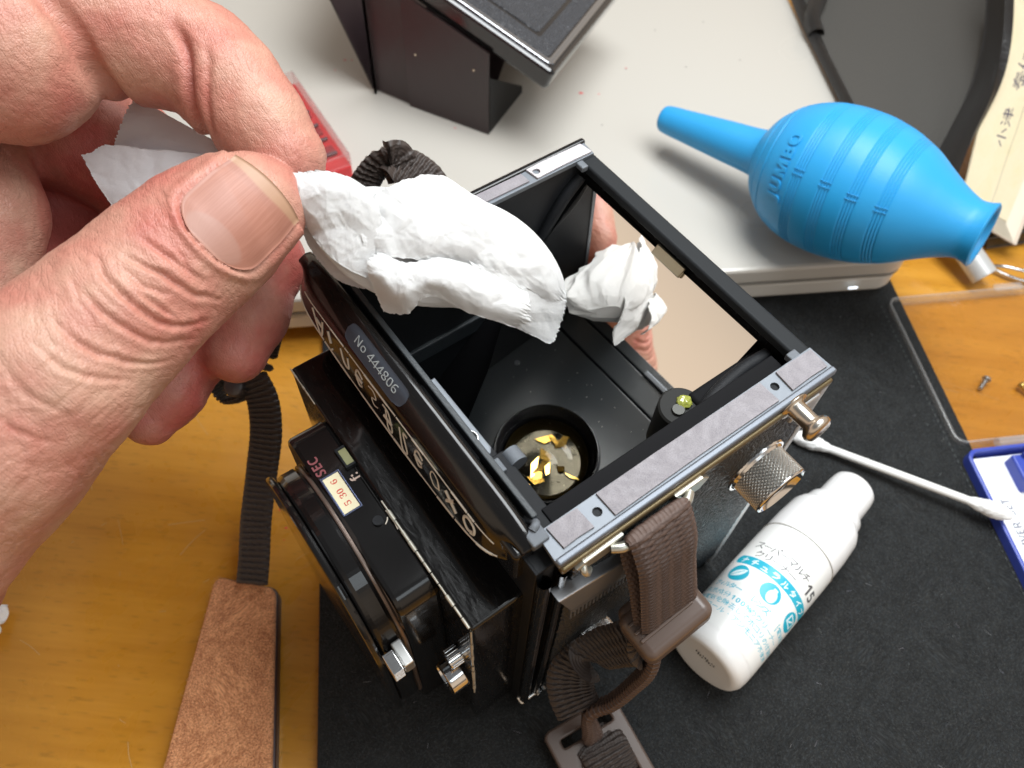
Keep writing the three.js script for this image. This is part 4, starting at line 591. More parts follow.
  const knurl = (r, L, n, rows) => { const g = new THREE.CylinderGeometry(r * MM, r * MM, L * MM, n * 6, rows * 6, true), p = g.attributes.position; for (let i = 0; i < p.count; i++) { const x = p.getX(i), y = p.getY(i), z = p.getZ(i), a = Math.atan2(z, x), v = y / (L * MM) * rows; const k = Math.abs(Math.sin(a * n / 2 + v * Math.PI)) * Math.abs(Math.sin(a * n / 2 - v * Math.PI)); const s = 1 + 0.085 * (k - 0.4); p.setXYZ(i, x * s, y, z * s); } return toCreasedNormals(g, 0.35); };
  const axisA = (g, a, h, b) => mv(g, a * MM, h * MM, -b * MM, 0, 0, -Math.PI / 2);
  part('focus_knob_flange', [cylA(76.4, 77.4, 77.6, 53.4, 7.8, 7.4), cylA(77.4, 77.9, 77.6, 53.4, 6.9, 6.6)], MT.chrome, t);
  part('focus_knob', [axisA(knurl(6.2, 6.2, 34, 8), 81, 77.6, 53.4)], phy({ color: lin(0.6, 0.59, 0.57), metalness: 1, roughness: 0.36 }), t);
  part('focus_knob_face', [axisA(lathe([[6.3 * MM, 0], [6.3 * MM, 0.0004], [5.7 * MM, 0.0006], [5.5 * MM, -0.0008], [3.4 * MM, -0.0012], [3.2 * MM, -0.0002], [0, 0]], 56), 84.1, 77.6, 53.4)], MT.chrome, t);
  part('wind_button', [axisA(lathe([[0, 0], [3.2 * MM, 0], [3.2 * MM, 0.0006], [1.9 * MM, 0.0009], [1.8 * MM, 0.0046], [2.8 * MM, 0.0054], [3.0 * MM, 0.0060], [2.9 * MM, 0.0066], [2.3 * MM, 0.0072], [0, 0.0074]], 48), 76.6, 100.2, 54.4)], phy({ color: lin(0.55, 0.50, 0.44), metalness: 1, roughness: 0.27 }), t);
  part('button_shield', [bx(76.2, 77.6, 92.6, 97.5, 56, 63, 0.5)], phy({ color: lin(0.5, 0.5, 0.5), metalness: 0.8, roughness: 0.4 }), t);
  const side = (pts, a_0, a_1, bev = 0.3) => { const g = ext(pts.map(([b, h]) => [b * MM, h * MM]), (a_1 - a_0 - 2 * bev) * MM, bev * MM); return g.applyMatrix4(new THREE.Matrix4().makeBasis(new THREE.Vector3(0, 0, -1), new THREE.Vector3(0, 1, 0), new THREE.Vector3(1, 0, 0)).setPosition((a_0 + bev) * MM, 0, 0)); };
  part('latch_plate', [side([[-1.4, 92], [16.4, 86.4], [20.6, 76], [2.4, 80]], 76.4, 79.2)], phy({ color: lin(0.42, 0.43, 0.45), metalness: 0.85, roughness: 0.3 }), t);
  part('latch_step', [side([[2.6, 79.4], [20.4, 75.4], [21.6, 69], [4.6, 72]], 76.4, 78.2), ...Array.from({ length: 16 }, (_, i) => side([[4.4 + i, 72.2 - i * 0.18], [4.9 + i, 72.1 - i * 0.18], [5.4 + i, 66 - i * 0.18], [4.9 + i, 66.1 - i * 0.18]], 76.4, 77.8, 0.1))], phy({ color: lin(0.34, 0.36, 0.4), metalness: 0.85, roughness: 0.32 }), t);
  part('film_knob', [axisA(knurl(7, 5, 40, 8), 79.4, 32, 14), cylA(81.6, 82.2, 32, 14, 6.8, 6.2)], MT.chrome, t);
  part('base_corner', [bx(74.6, 77.4, 2, 8, -4.2, 2, 0.8), cylA(76, 78, 8, 2, 2)], MT.chrome, t);
  // strap lug on the right: plate with two curled ends and a bar
  const lug = phy({ color: lin(0.50, 0.49, 0.43), metalness: 0.85, roughness: 0.33 });
  part('strap_lug', [side([[2.6, 98.4], [4.2, 99.2], [12.6, 99.6], [12.6, 95.6], [7, 95.4], [3.4, 96.6]], 77.0, 78.0, 0.2), side([[24.6, 99.4], [31, 99.4], [33, 97.4], [31.4, 94.6], [24.6, 95.4]], 77.0, 78.0, 0.2), tube([V(78, 97.6, 10), V(79.2, 97.8, 12), V(79.4, 97.8, 19), V(79.2, 97.8, 26), V(78, 97.6, 28)], 0.0010, 30, 8), tube([V(77.6, 97.4, 4.4), V(78.4, 97, 4), V(78.7, 95.6, 4.6), V(78, 94.6, 5.6)], 0.0007, 16, 8)], lug, t);
  part('strap_lug', [side([[24, 98.4], [46, 98.4], [46, 95], [24, 95]], -78.2 + 76, 0.2, 0.2), tube([V(-1, 97.6, 26), V(-3, 97.8, 28), V(-3.2, 97.8, 35), V(-3, 97.8, 42), V(-1, 97.6, 44)], 0.0010, 30, 8)], lug, t);
  const dust = [], rd = rng(99); for (let i = 0; i < 60; i++) { const a = 8 + rd() * 55, h = 45 + rd() * 45, s = 0.05 + rd() * 0.1; dust.push(mv(rbox(s * 2.4 * MM, s * MM, s * MM, 0.00002, 1), a * MM, h * MM, -4.3 * MM, rd() * 3, rd() * 3, rd() * 3)); }
  for (let i = 0; i < 40; i++) dust.push(mv(rbox(0.0002, 0.00012, 0.00012, 0.00003, 1), (5 + rd() * 60) * MM, 83.1 * MM, -(-14 + rd() * 9) * MM, 0, rd() * 3));
  part('dust_speck', dust, std({ color: lin(0.5, 0.5, 0.45), roughness: 0.9 }), t).userData.kind = 'stuff';
}
// ---------------------------------------------------------------- brown camera strap
{
  const t = thing('camera_strap', 'dark brown woven camera strap with plastic buckles and suede shoulder pad', 'camera strap');
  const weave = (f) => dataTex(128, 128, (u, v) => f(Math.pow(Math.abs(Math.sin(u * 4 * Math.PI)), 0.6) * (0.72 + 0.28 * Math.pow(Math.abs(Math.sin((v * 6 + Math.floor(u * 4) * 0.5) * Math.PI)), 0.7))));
  const weaveB = weave((k) => k), weaveC = weave((k) => 0.70 + 0.30 * k);  // weaveC darkens grooves between threads, shade painted into the webbing colour
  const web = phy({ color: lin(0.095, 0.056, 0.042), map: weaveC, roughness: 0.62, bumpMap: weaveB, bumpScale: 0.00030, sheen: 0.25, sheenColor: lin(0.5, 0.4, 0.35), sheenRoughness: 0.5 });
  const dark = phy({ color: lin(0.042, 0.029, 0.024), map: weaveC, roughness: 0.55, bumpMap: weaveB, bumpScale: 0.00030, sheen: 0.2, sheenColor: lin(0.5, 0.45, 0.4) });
  const plas = phy({ color: lin(0.10, 0.068, 0.054), roughness: 0.36 });
  const wl = (a, h, b) => toWorld(V(a, h, b)), dirW = (v) => v.clone().applyAxisAngle(new THREE.Vector3(0, 1, 0), CAM_TURN);
  const back = dirW(new THREE.Vector3(0, 0, -1)), out = dirW(new THREE.Vector3(1, 0, 0));
  // over the right lug: two plies hang down into the buckle
  const bk = at(668, 622, 0.162);                                   // buckle centre
  const wB = at(697, 596, 0.163).sub(at(643, 640, 0.161)).normalize();
  const lugTop = wl(79.4, 97.8, 19.0);
  const bn = at(660, 615, 0.150).sub(at(668, 622, 0.163)).normalize(), bd = wB.clone().cross(bn).normalize();
  const bb = bd.y > 0 ? bd.clone().negate() : bd, bz = wB.clone().cross(bb);
  const ply = (k, o) => lugTop.clone().lerp(bk, k).addScaledVector(out, o);
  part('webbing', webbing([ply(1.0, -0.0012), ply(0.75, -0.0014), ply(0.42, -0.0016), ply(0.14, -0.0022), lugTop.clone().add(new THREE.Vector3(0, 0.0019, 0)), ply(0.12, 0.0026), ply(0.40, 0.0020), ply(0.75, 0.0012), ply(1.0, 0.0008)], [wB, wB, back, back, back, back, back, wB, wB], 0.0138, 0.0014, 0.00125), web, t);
  // plastic buckle
  const F3 = (g, o = bk) => basis(g, o, wB, bb, bz);
  const buckle = thingPart('buckle', t);
  const fs = Math.sign(bz.dot(bn)); part('buckle_body', [F3(rbox(0.0170, 0.0108, 0.0082, 0.0022, 4).translate(0, 0.0008, fs * 0.0010)), F3(rbox(0.0150, 0.0050, 0.0070, 0.0020, 4).translate(0, 0.0052, fs * 0.0006))], plas, buckle);
  for (const k of [-1, 0, 1]) part('grip_rib', F3(rbox(0.0130, 0.0008, 0.0009, 0.0003).translate(-0.0008, 0.0014 + k * 0.0019, fs * 0.0052)), plas, buckle);
  // plies below the buckle: one loops left and back, one runs down to the slider
  const sl = on(594, 742, 0.004), sd = at(636, 690, 0.19).sub(at(560, 726, 0.186)).normalize();
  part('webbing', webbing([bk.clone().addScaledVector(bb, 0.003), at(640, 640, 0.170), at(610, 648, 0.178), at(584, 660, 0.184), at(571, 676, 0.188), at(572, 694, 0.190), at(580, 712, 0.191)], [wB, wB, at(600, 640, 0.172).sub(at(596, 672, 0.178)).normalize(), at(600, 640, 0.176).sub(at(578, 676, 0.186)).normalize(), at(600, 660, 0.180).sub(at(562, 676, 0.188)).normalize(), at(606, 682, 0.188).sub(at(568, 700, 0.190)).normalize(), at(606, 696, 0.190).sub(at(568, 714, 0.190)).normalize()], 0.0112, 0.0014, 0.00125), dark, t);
  const cz2 = CZ.clone().addScaledVector(CX, 0.15).normalize();
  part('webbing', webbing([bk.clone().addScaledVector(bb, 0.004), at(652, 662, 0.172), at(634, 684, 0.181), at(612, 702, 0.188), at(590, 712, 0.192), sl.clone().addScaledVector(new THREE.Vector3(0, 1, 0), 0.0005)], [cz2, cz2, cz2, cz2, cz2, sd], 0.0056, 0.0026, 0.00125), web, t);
  // slider plate with two slots
  const S = thingPart('slider', t);
  const sy = on(578, 716, 0.005).sub(on(606, 768, 0.004)).normalize(), sx = sd.clone().addScaledVector(sy, -sd.dot(sy)).normalize(), sz = sx.clone().cross(sy);
  const slot = (y0, y1) => rrect(-0.0072, y0, 0.0072, y1, 0.0006);
  const G = ext(rrect(-0.0105, -0.0140, 0.0105, 0.0085, 0.0020), 0.0018, 0.0006, [slot(0.0030, 0.0052), slot(-0.0108, -0.0045)]);
  part('slider_plate', basis(G, on(594, 746, 0.0045), sx, sy, sz), plas, S);
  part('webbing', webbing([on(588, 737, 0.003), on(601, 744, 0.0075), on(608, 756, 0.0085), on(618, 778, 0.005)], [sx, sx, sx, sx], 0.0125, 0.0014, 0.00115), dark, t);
  // far left lug: webbing bunched behind the tissue
  const lt = wl(-3.2, 98, 35);
  const tw = at(392, 170, 0.185).sub(at(356, 184, 0.183)).normalize();
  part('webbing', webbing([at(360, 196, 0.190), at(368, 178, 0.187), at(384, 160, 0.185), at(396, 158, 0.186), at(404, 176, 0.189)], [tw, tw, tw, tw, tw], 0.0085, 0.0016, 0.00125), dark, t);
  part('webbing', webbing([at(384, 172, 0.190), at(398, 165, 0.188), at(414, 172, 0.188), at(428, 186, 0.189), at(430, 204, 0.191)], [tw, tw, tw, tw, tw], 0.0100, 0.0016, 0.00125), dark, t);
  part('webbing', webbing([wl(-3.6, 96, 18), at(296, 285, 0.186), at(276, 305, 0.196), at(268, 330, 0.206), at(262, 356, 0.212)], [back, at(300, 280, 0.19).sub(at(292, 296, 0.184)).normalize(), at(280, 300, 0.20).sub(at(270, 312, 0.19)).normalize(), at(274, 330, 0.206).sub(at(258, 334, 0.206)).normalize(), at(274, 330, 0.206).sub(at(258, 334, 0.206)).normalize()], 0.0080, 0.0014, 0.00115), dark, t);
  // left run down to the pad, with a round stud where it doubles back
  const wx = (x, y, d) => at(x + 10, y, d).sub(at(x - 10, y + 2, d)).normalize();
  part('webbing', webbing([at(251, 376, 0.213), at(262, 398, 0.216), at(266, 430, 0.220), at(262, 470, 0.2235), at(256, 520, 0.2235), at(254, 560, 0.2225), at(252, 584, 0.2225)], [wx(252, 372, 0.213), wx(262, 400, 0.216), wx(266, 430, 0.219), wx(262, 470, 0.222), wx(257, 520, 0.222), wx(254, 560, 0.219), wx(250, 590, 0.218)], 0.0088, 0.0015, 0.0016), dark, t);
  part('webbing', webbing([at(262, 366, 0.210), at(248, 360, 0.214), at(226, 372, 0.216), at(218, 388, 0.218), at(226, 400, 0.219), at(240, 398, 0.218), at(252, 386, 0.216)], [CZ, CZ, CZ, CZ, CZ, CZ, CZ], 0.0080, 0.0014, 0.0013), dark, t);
  part('stud', basis(lathe([[0, 0], [0.0026, 0.0002], [0.0030, 0.0012], [0.0022, 0.0022], [0, 0.0024]], 28), at(236, 386, 0.2145), CX, CZ.clone().negate(), CY), phy({ color: lin(0.06, 0.05, 0.05), roughness: 0.35 }), t);
  // suede shoulder pad on a dark rubber edge
  const pad = thingPart('shoulder_pad', t);
  const q = (x, y, h) => on(x, y, h);
  const c = [[216, 577], [277, 589], [273, 790], [158, 790]].map(([x, y]) => on(x, y, 0.0018));
  const shp = (k) => { const s = new THREE.Shape(), ctr = c.reduce((a, b) => a.add(b.clone().multiplyScalar(0.25)), new THREE.Vector3()), P = c.map((p) => { const d = p.clone().sub(ctr); return new THREE.Vector2(ctr.x + d.x * k, -(ctr.z + d.z * (1 + (k - 1) * 0.6))); }); const n = P.length, rr = 0.0026; for (let i = 0; i < n; i++) { const p = P[i], a = P[(i + n - 1) % n].clone().sub(p).normalize().multiplyScalar(rr).add(p), b = P[(i + 1) % n].clone().sub(p).normalize().multiplyScalar(rr).add(p); i ? s.lineTo(a.x, a.y) : s.moveTo(a.x, a.y); s.quadraticCurveTo(p.x, p.y, b.x, b.y); } s.closePath(); return s; };
  const suedeMap = dataTex(512, 512, (u, v) => { const k = clamp(0.5 + 0.42 * tn(u, v, 60) + 0.40 * tn(u, v, 130, 3) + 0.22 * tn(u, v, 10, 6), 0, 1), d = smoothstep(tn(u, v, 80, 9), 0.45, 0.7); return [lerp(0.68, 0.95, k) - 0.18 * d, lerp(0.44, 0.70, k) - 0.15 * d, lerp(0.29, 0.51, k) - 0.11 * d]; }, true);
  const suedeB = dataTex(512, 512, (u, v) => 0.5 + 0.3 * tn(u, v, 90) + 0.3 * tn(u, v, 190, 3));
  part('rubber_edge', mv(ext(shp(1.03), 0.0032, 0.0008, [], 8), 0, 0, 0, -Math.PI / 2).translate(0, DESK + 0.0003, 0), phy({ color: lin(0.035, 0.018, 0.02), roughness: 0.4 }), pad);
  part('suede', boxUV(mv(ext(shp(0.985), 0.0008, 0.0007, [], 8), 0, 0, 0, -Math.PI / 2).translate(0, DESK + 0.0046, 0)), phy({ map: rep(suedeMap, 24), bumpMap: rep(suedeB, 24), bumpScale: 0.0004, roughness: 1, sheen: 0.4, sheenColor: lin(0.6, 0.42, 0.3), sheenRoughness: 0.6 }), pad);
  const r = rng(31), fz = []; for (let i = 0; i < 1400; i++) { const u = r(), v = r(), p = c[0].clone().lerp(c[1], u).lerp(c[3].clone().lerp(c[2], u), v), a = r() * 6.28, l = 0.0005 + r() * 0.0006; p.y = DESK + 0.0061; fz.push(along(new THREE.CylinderGeometry(0.00003, 0.00004, l, 3), p, p.clone().add(new THREE.Vector3(Math.cos(a), 0.35 + r() * 0.4, Math.sin(a))))); }
  part('suede_nap', fz, std({ color: lin(0.62, 0.36, 0.21), roughness: 1 }), pad).userData.kind = 'stuff';
}

// ---------------------------------------------------------------- the hand
const HS = 0.965, HI = 0.935, hat = (x, y, d) => at(x, y, d * HS); // the hand's own scale
const J = (x, y, d, rp) => ({ p: at(x, y, d * HS), r: rp * d * HS / F });
const JI = (x, y, d, rp) => J(x, y, d * HI, rp);                 // the index finger lies a little nearer the thumb
const CH = {
  thumb: [J(-300, 680, 0.132, 140), J(-120, 530, 0.128, 122), J(-26, 440, 0.128, 104), J(48, 378, 0.131, 89), J(110, 320, 0.136, 76), J(163, 272, 0.141, 70), J(204, 239, 0.1445, 66), J(238, 214, 0.147, 57), J(258, 205, 0.148, 46)],
  index: [JI(-230, -40, 0.1545, 150), JI(-70, 30, 0.1545, 110), JI(8, 52, 0.1565, 90), JI(62, 14, 0.1615, 72), JI(130, 34, 0.1655, 64), JI(200, 60, 0.1675, 56), JI(228, 86, 0.1672, 52), JI(258, 122, 0.1668, 46), JI(285, 157, 0.1668, 40)],
  middle: [J(-160, 40, 0.178, 120), J(-20, 100, 0.178, 84), J(60, 120, 0.182, 66), J(150, 175, 0.186, 52), J(236, 226, 0.186, 46), J(262, 262, 0.183, 40), J(250, 312, 0.178, 36), J(236, 352, 0.176, 31)],
  ring: [J(-160, 190, 0.190, 120), J(0, 250, 0.192, 60), J(110, 300, 0.188, 46), J(190, 352, 0.182, 36), J(172, 390, 0.178, 31), J(150, 420, 0.176, 26)],
  palm: [J(-260, 120, 0.176, 200), J(-170, 330, 0.172, 180), J(-160, 560, 0.150, 150)],
  hollow: [J(-60, 190, 0.197, 80), J(50, 222, 0.199, 66), J(130, 262, 0.197, 48)],
  web: [J(70, 100, 0.186, 60), J(110, 120, 0.188, 44), J(150, 175, 0.188, 48)],
  pad: [J(-60, 160, 0.166, 80), J(-32, 215, 0.163, 68), J(-50, 330, 0.160, 70)],
  heel: [J(-90, 500, 0.140, 105), J(0, 452, 0.142, 80), J(40, 424, 0.143, 62)],
};
const IX = [CH.index.slice(0, 3), CH.index.slice(3, 6), CH.index.slice(6)]; IX[1].unshift(JI(30, 20, 0.1625, 78)); IX[2].unshift(JI(212, 70, 0.167, 53));
const smin = (a, b, k) => { const h = Math.max(k - Math.abs(a - b), 0) / k; return Math.min(a, b) - h * h * k * 0.25; };
const capsule = (px, py, pz, A, B) => {
  const ax = A.p.x, ay = A.p.y, az = A.p.z, bx_ = B.p.x - ax, by = B.p.y - ay, bz = B.p.z - az, qx = px - ax, qy = py - ay, qz = pz - az;
  const h = clamp((qx * bx_ + qy * by + qz * bz) / (bx_ * bx_ + by * by + bz * bz), 0, 1);
  return Math.hypot(qx - bx_ * h, qy - by * h, qz - bz * h) - (A.r + (B.r - A.r) * h);
};
const chain = (x, y, z, c, k) => { let d = 9; for (let i = 0; i + 1 < c.length; i++) d = smin(d, capsule(x, y, z, c[i], c[i + 1]), k); return d; };
function handSDF(x, y, z) {
  const t = chain(x, y, z, CH.thumb, 0.004), i = smin(chain(x, y, z, IX[0], 0.003), smin(chain(x, y, z, IX[1], 0.0025), chain(x, y, z, IX[2], 0.0025), 0.0010), 0.0006), m = chain(x, y, z, CH.middle, 0.003), r = chain(x, y, z, CH.ring, 0.003), pd = chain(x, y, z, CH.pad, 0.004), h = chain(x, y, z, CH.heel, 0.006);
  let p = chain(x, y, z, CH.palm, 0.01);
  p = smin(p, pd, 0.004); p = smin(p, chain(x, y, z, CH.hollow, 0.004), 0.003); p = smin(p, chain(x, y, z, CH.web, 0.003), 0.003); p = smin(p, m, 0.004); p = smin(p, r, 0.004);
  let d = smin(smin(t, h, 0.008), p, 0.0015); d = smin(d, i, 0.0008); return d;
}
function surfaceNet(f, lo, hi, cell) {
  const nx = Math.ceil((hi.x - lo.x) / cell) + 1, ny = Math.ceil((hi.y - lo.y) / cell) + 1, nz = Math.ceil((hi.z - lo.z) / cell) + 1, D = new Float32Array(nx * ny * nz).fill(1), B = 8, reach = cell * B * 0.9 + cell;
  for (let k = 0; k < nz; k += B) for (let j = 0; j < ny; j += B) for (let i = 0; i < nx; i += B) {
    const c = f(lo.x + (i + B / 2 - 0.5) * cell, lo.y + (j + B / 2 - 0.5) * cell, lo.z + (k + B / 2 - 0.5) * cell), far = Math.abs(c) > reach * 1.15;
    for (let kk = k; kk < Math.min(k + B, nz); kk++) for (let jj = j; jj < Math.min(j + B, ny); jj++) for (let ii = i; ii < Math.min(i + B, nx); ii++) D[(kk * ny + jj) * nx + ii] = far ? c : f(lo.x + ii * cell, lo.y + jj * cell, lo.z + kk * cell);
  }
  const id = new Int32Array(nx * ny * nz).fill(-1), pos = [], idx = [], sx = 1, sy = nx, sz = nx * ny, off = [0, sx, sy, sx + sy, sz, sx + sz, sy + sz, sx + sy + sz], E = [[0, 1], [2, 3], [4, 5], [6, 7], [0, 2], [1, 3], [4, 6], [5, 7], [0, 4], [1, 5], [2, 6], [3, 7]];
  for (let k = 0; k + 1 < nz; k++) for (let j = 0; j + 1 < ny; j++) for (let i = 0; i + 1 < nx; i++) {
    const o = (k * ny + j) * nx + i; let m = 0; for (let c = 0; c < 8; c++) if (D[o + off[c]] < 0) m |= 1 << c; if (m === 0 || m === 255) continue;
    let X = 0, Y = 0, Z = 0, n = 0; for (const [a, b] of E) { const da = D[o + off[a]], db = D[o + off[b]]; if ((da < 0) === (db < 0)) continue; const t = da / (da - db); X += (a & 1) + t * ((b & 1) - (a & 1)); Y += ((a >> 1) & 1) + t * (((b >> 1) & 1) - ((a >> 1) & 1)); Z += (a >> 2) + t * ((b >> 2) - (a >> 2)); n++; }
    id[o] = pos.length / 3; pos.push(lo.x + (i + X / n) * cell, lo.y + (j + Y / n) * cell, lo.z + (k + Z / n) * cell);
  }
  for (let k = 1; k + 1 < nz; k++) for (let j = 1; j + 1 < ny; j++) for (let i = 1; i + 1 < nx; i++) {
    const o = (k * ny + j) * nx + i, s = D[o] < 0;
    const quad = (a, b, c, d, flip) => { if (a < 0 || b < 0 || c < 0 || d < 0) return; flip ? idx.push(a, c, b, a, d, c) : idx.push(a, b, c, a, c, d); };
    if (s !== D[o + sx] < 0) quad(id[o - sy - sz], id[o - sz], id[o], id[o - sy], !s);
    if (s !== D[o + sy] < 0) quad(id[o - sx - sz], id[o - sx], id[o], id[o - sz], !s);
    if (s !== D[o + sz] < 0) quad(id[o - sx - sy], id[o - sy], id[o], id[o - sx], !s);
  }
  return { pos, idx };
}
const gradOf = (f, p, e = 0.0004) => new THREE.Vector3(f(p.x + e, p.y, p.z) - f(p.x - e, p.y, p.z), f(p.x, p.y + e, p.z) - f(p.x, p.y - e, p.z), f(p.x, p.y, p.z + e) - f(p.x, p.y, p.z - e)).normalize();
// a nail bed: origin at the cuticle, L along the finger, W across, N out of the nail
function nailFrame(cut, end, nDir, len, wid) { const L = end.clone().sub(cut).normalize(), N = nDir.clone().addScaledVector(L, -nDir.dot(L)).normalize(), W = N.clone().cross(L); return { o: cut, L, N, W, len, wid }; }
const dist = (f, p) => { const q = p.clone().sub(f.o); return [q.dot(f.L) / f.len, q.dot(f.W) / (f.wid / 2), q.dot(f.N)]; };
const toEye = (x, y) => at(x, y, 1).sub(EYE).normalize().negate();
const NAILS = {
  thumb: nailFrame(hat(202, 250, 0.1345), hat(272, 184, 0.1385), toEye(240, 212).addScaledVector(CY, -0.06).addScaledVector(CX, 0.04), 0.0160, 0.0154),
};
const nailEdge = (s, w) => { // <0 inside the nail outline
  const c = s - 0.5, base = s < 0.30 ? Math.sqrt(Math.max(0, 1 - Math.pow((0.30 - s) / 0.30, 2))) * 0.30 + 0.70 : 1 - 0.05 * smoothstep(s, 0.6, 1);
  return Math.max(Math.abs(w) - base, s < 0.3 ? Math.hypot((0.3 - s) / 0.3 * 0.98, Math.max(0, Math.abs(w) - 0.0) * 0.98) - 1 : -1, -s, s - 1);
};
const thumbPts = CH.thumb.map((j) => j.p);
function thumbCoord(p) { // (metres from the tip, metres across, how much it belongs to the thumb)
  let best = 9, bs = 0, acc = 0, side = 0;
  for (let i = thumbPts.length - 1; i > 0; i--) { const a = thumbPts[i], b = thumbPts[i - 1], ab = b.clone().sub(a), l = ab.length(), q = p.clone().sub(a), h = clamp(q.dot(ab) / (l * l), 0, 1), c = a.clone().addScaledVector(ab, h), d = c.distanceTo(p) - lerp(CH.thumb[i].r, CH.thumb[i - 1].r, h); if (d < best) { best = d; bs = acc + h * l; const across = ab.clone().normalize().cross(toEye(150, 280)).normalize(); side = p.clone().sub(c).dot(across); } acc += l; }
  return [bs / HS, side / HS, best / HS];
}
{
  const t = thing('person', 'bare left hand pinching a white tissue between thumb and index finger', 'hand');
  const corners = [[-70, -60], [340, -60], [-70, 660], [340, 660]].flatMap(([x, y]) => [hat(x, y, 0.105), hat(x, y, 0.205)]), lo = new THREE.Vector3(9, 9, 9), hi = lo.clone().negate(); corners.forEach((c) => { lo.min(c); hi.max(c); });
  const cell = 0.00042, { pos, idx } = surfaceNet(handSDF, lo, hi, cell);
  // drop what lies far outside the frame
  const n = pos.length / 3, P = new Float32Array(pos), Nn = new Float32Array(n * 3), col = new Float32Array(n * 3), uv = new Float32Array(n * 2), p = new THREE.Vector3();
  const ux = hat(200, 200, 0.14).sub(hat(100, 270, 0.14)).normalize(), uy = ux.clone().cross(toEye(150, 250)).normalize();
  const f0 = hat(150, 280, 0.132), fp = (q) => q.map(([x, y]) => { const v = hat(x, y, 0.132).sub(f0); return [v.dot(ux), v.dot(uy)]; });
  const folds = [[[[133, 250], [150, 260], [168, 271], [195, 296], [218, 307]], 0.0011, 0.00042], [[[108, 250], [116, 266], [134, 286], [166, 319], [184, 327], [204, 328]], 0.0012, 0.00045], [[[145, 233], [160, 244], [176, 258], [206, 285]], 0.0008, 0.0004], [[[149, 287], [166, 304], [180, 320]], 0.0008, 0.00038], [[[96, 274], [110, 292], [128, 309], [157, 336], [188, 346]], 0.0009, 0.00042], [[[78, 300], [94, 318], [112, 334], [150, 357], [172, 362]], 0.0007, 0.0004], [[[66, 318], [88, 342], [110, 356], [140, 372]], 0.0006, 0.0004], [[[178, 244], [186, 258], [194, 276]], 0.0004, 0.0003], [[[133, 262], [146, 276], [160, 286], [172, 290]], 0.0005, 0.0003], [[[86, 262], [100, 290], [112, 306]], 0.0005, 0.00035], [[[40, 330], [62, 362], [92, 388]], 0.0004, 0.0004], [[[20, 352], [50, 392], [84, 418]], 0.0003, 0.0004]].map(([q, a, b]) => [fp(q), a, b]);
  const creases = [ // [point, direction, depth, width, half length] for the bends of the fingers
    [hat(184, 82, 0.1555 * HI), hat(196, 132, 0.15).sub(hat(181, 60, 0.15)).normalize(), 0.0016, 0.0011, 0.0085],
    [hat(205, 88, 0.1555 * HI), hat(206, 120, 0.15).sub(hat(199, 70, 0.15)).normalize(), 0.0005, 0.0007, 0.006],
    [hat(80, 62, 0.150 * HI), hat(99, 92, 0.146).sub(hat(50, -5, 0.146)).normalize(), 0.0020, 0.0014, 0.012],
  ];
  for (let i = 0; i < n; i++) {
    p.set(P[3 * i], P[3 * i + 1], P[3 * i + 2]);
    const g = gradOf(handSDF, p); let d = 0, red = 0, pale = 0;
    // unevenness of flesh
    d += 0.00035 * fbm(p.x * 70, p.y * 70, p.z * 70, 3) + 0.00008 * fbm(p.x * 420, p.y * 420, p.z * 420, 2);
    const tc = thumbCoord(p), [s, q, own] = tc;
    if (own < 0.0025) {
      const w = 1 - smoothstep(own, 0.0006, 0.0025), face = smoothstep(g.dot(toEye(150, 250)), -0.15, 0.35);
      // deep wavy folds over the knuckle, arching towards the nail
      const wob = 0.0016 * fbm(s * 120, q * 160, 2, 3), arch = s + 5 * q * q * (s > 0.03 ? 1 : -1) * 0.6 + wob;
      const env = Math.exp(-Math.pow((s - 0.0285) / 0.0078, 2));
      const fold0 = Math.pow(0.5 + 0.5 * Math.sin(arch / 0.00262 * 6.283 + 1.2 * N3(q * 160, s * 40, 1)), 4), gate = smoothstep(N3(s * 300, q * 130, 6), -0.55, 0.2);
      d -= w * face * env * 0.00012 * fold0 * gate;
      if (s > 0.012 && s < 0.09) for (const [L, dep, wid] of folds) { let bd = 9, bk = 0; const X = p.clone().sub(f0).dot(ux), Y = p.clone().sub(f0).dot(uy) + 0.0004 * N3(p.x * 300, p.y * 300, p.z * 300); for (let k = 0; k + 1 < L.length; k++) { const [ax, ay] = L[k], [bx2, by2] = L[k + 1], ex = bx2 - ax, ey = by2 - ay, h = clamp(((X - ax) * ex + (Y - ay) * ey) / (ex * ex + ey * ey), 0, 1), dd = Math.hypot(X - ax - ex * h, Y - ay - ey * h); if (dd < bd) { bd = dd; bk = (k + h) / (L.length - 1); } } const tp = Math.sin(Math.PI * clamp(bk * 0.86 + 0.07, 0, 1)), kf = Math.exp(-bd * bd / (wid * wid)); d += w * 0.60 * (-dep * kf * tp + dep * 0.42 * Math.exp(-Math.pow((bd - wid * 2.3) / (wid * 1.3), 2)) * tp); red += w * 0.5 * kf * tp; }
      d += w * face * env * 0.00010 * fbm(s * 260, q * 220, 4, 2);
      // finer lines lower down, running across and fanning
      const e2 = smoothstep(s, 0.028, 0.045), a2 = s * 0.93 + q * 0.55 + 0.0018 * fbm(s * 90, q * 90, 8, 2), b2 = s * 0.55 - q * 0.9 + 0.0016 * fbm(s * 80, q * 80, 12, 2);
      const l1 = 1 - Math.abs(N3(a2 * 620, b2 * 60, 3)), l2 = 1 - Math.abs(N3(b2 * 360, a2 * 80, 9));
      d -= w * face * e2 * lerp(1, 0.55, smoothstep(s, 0.045, 0.075)) * (0.00014 * smoothstep(l1, 0.76, 1) + 0.00010 * smoothstep(l2, 0.8, 1)); d += w * face * e2 * 0.0001 * fbm(a2 * 200, b2 * 60, 5, 2);
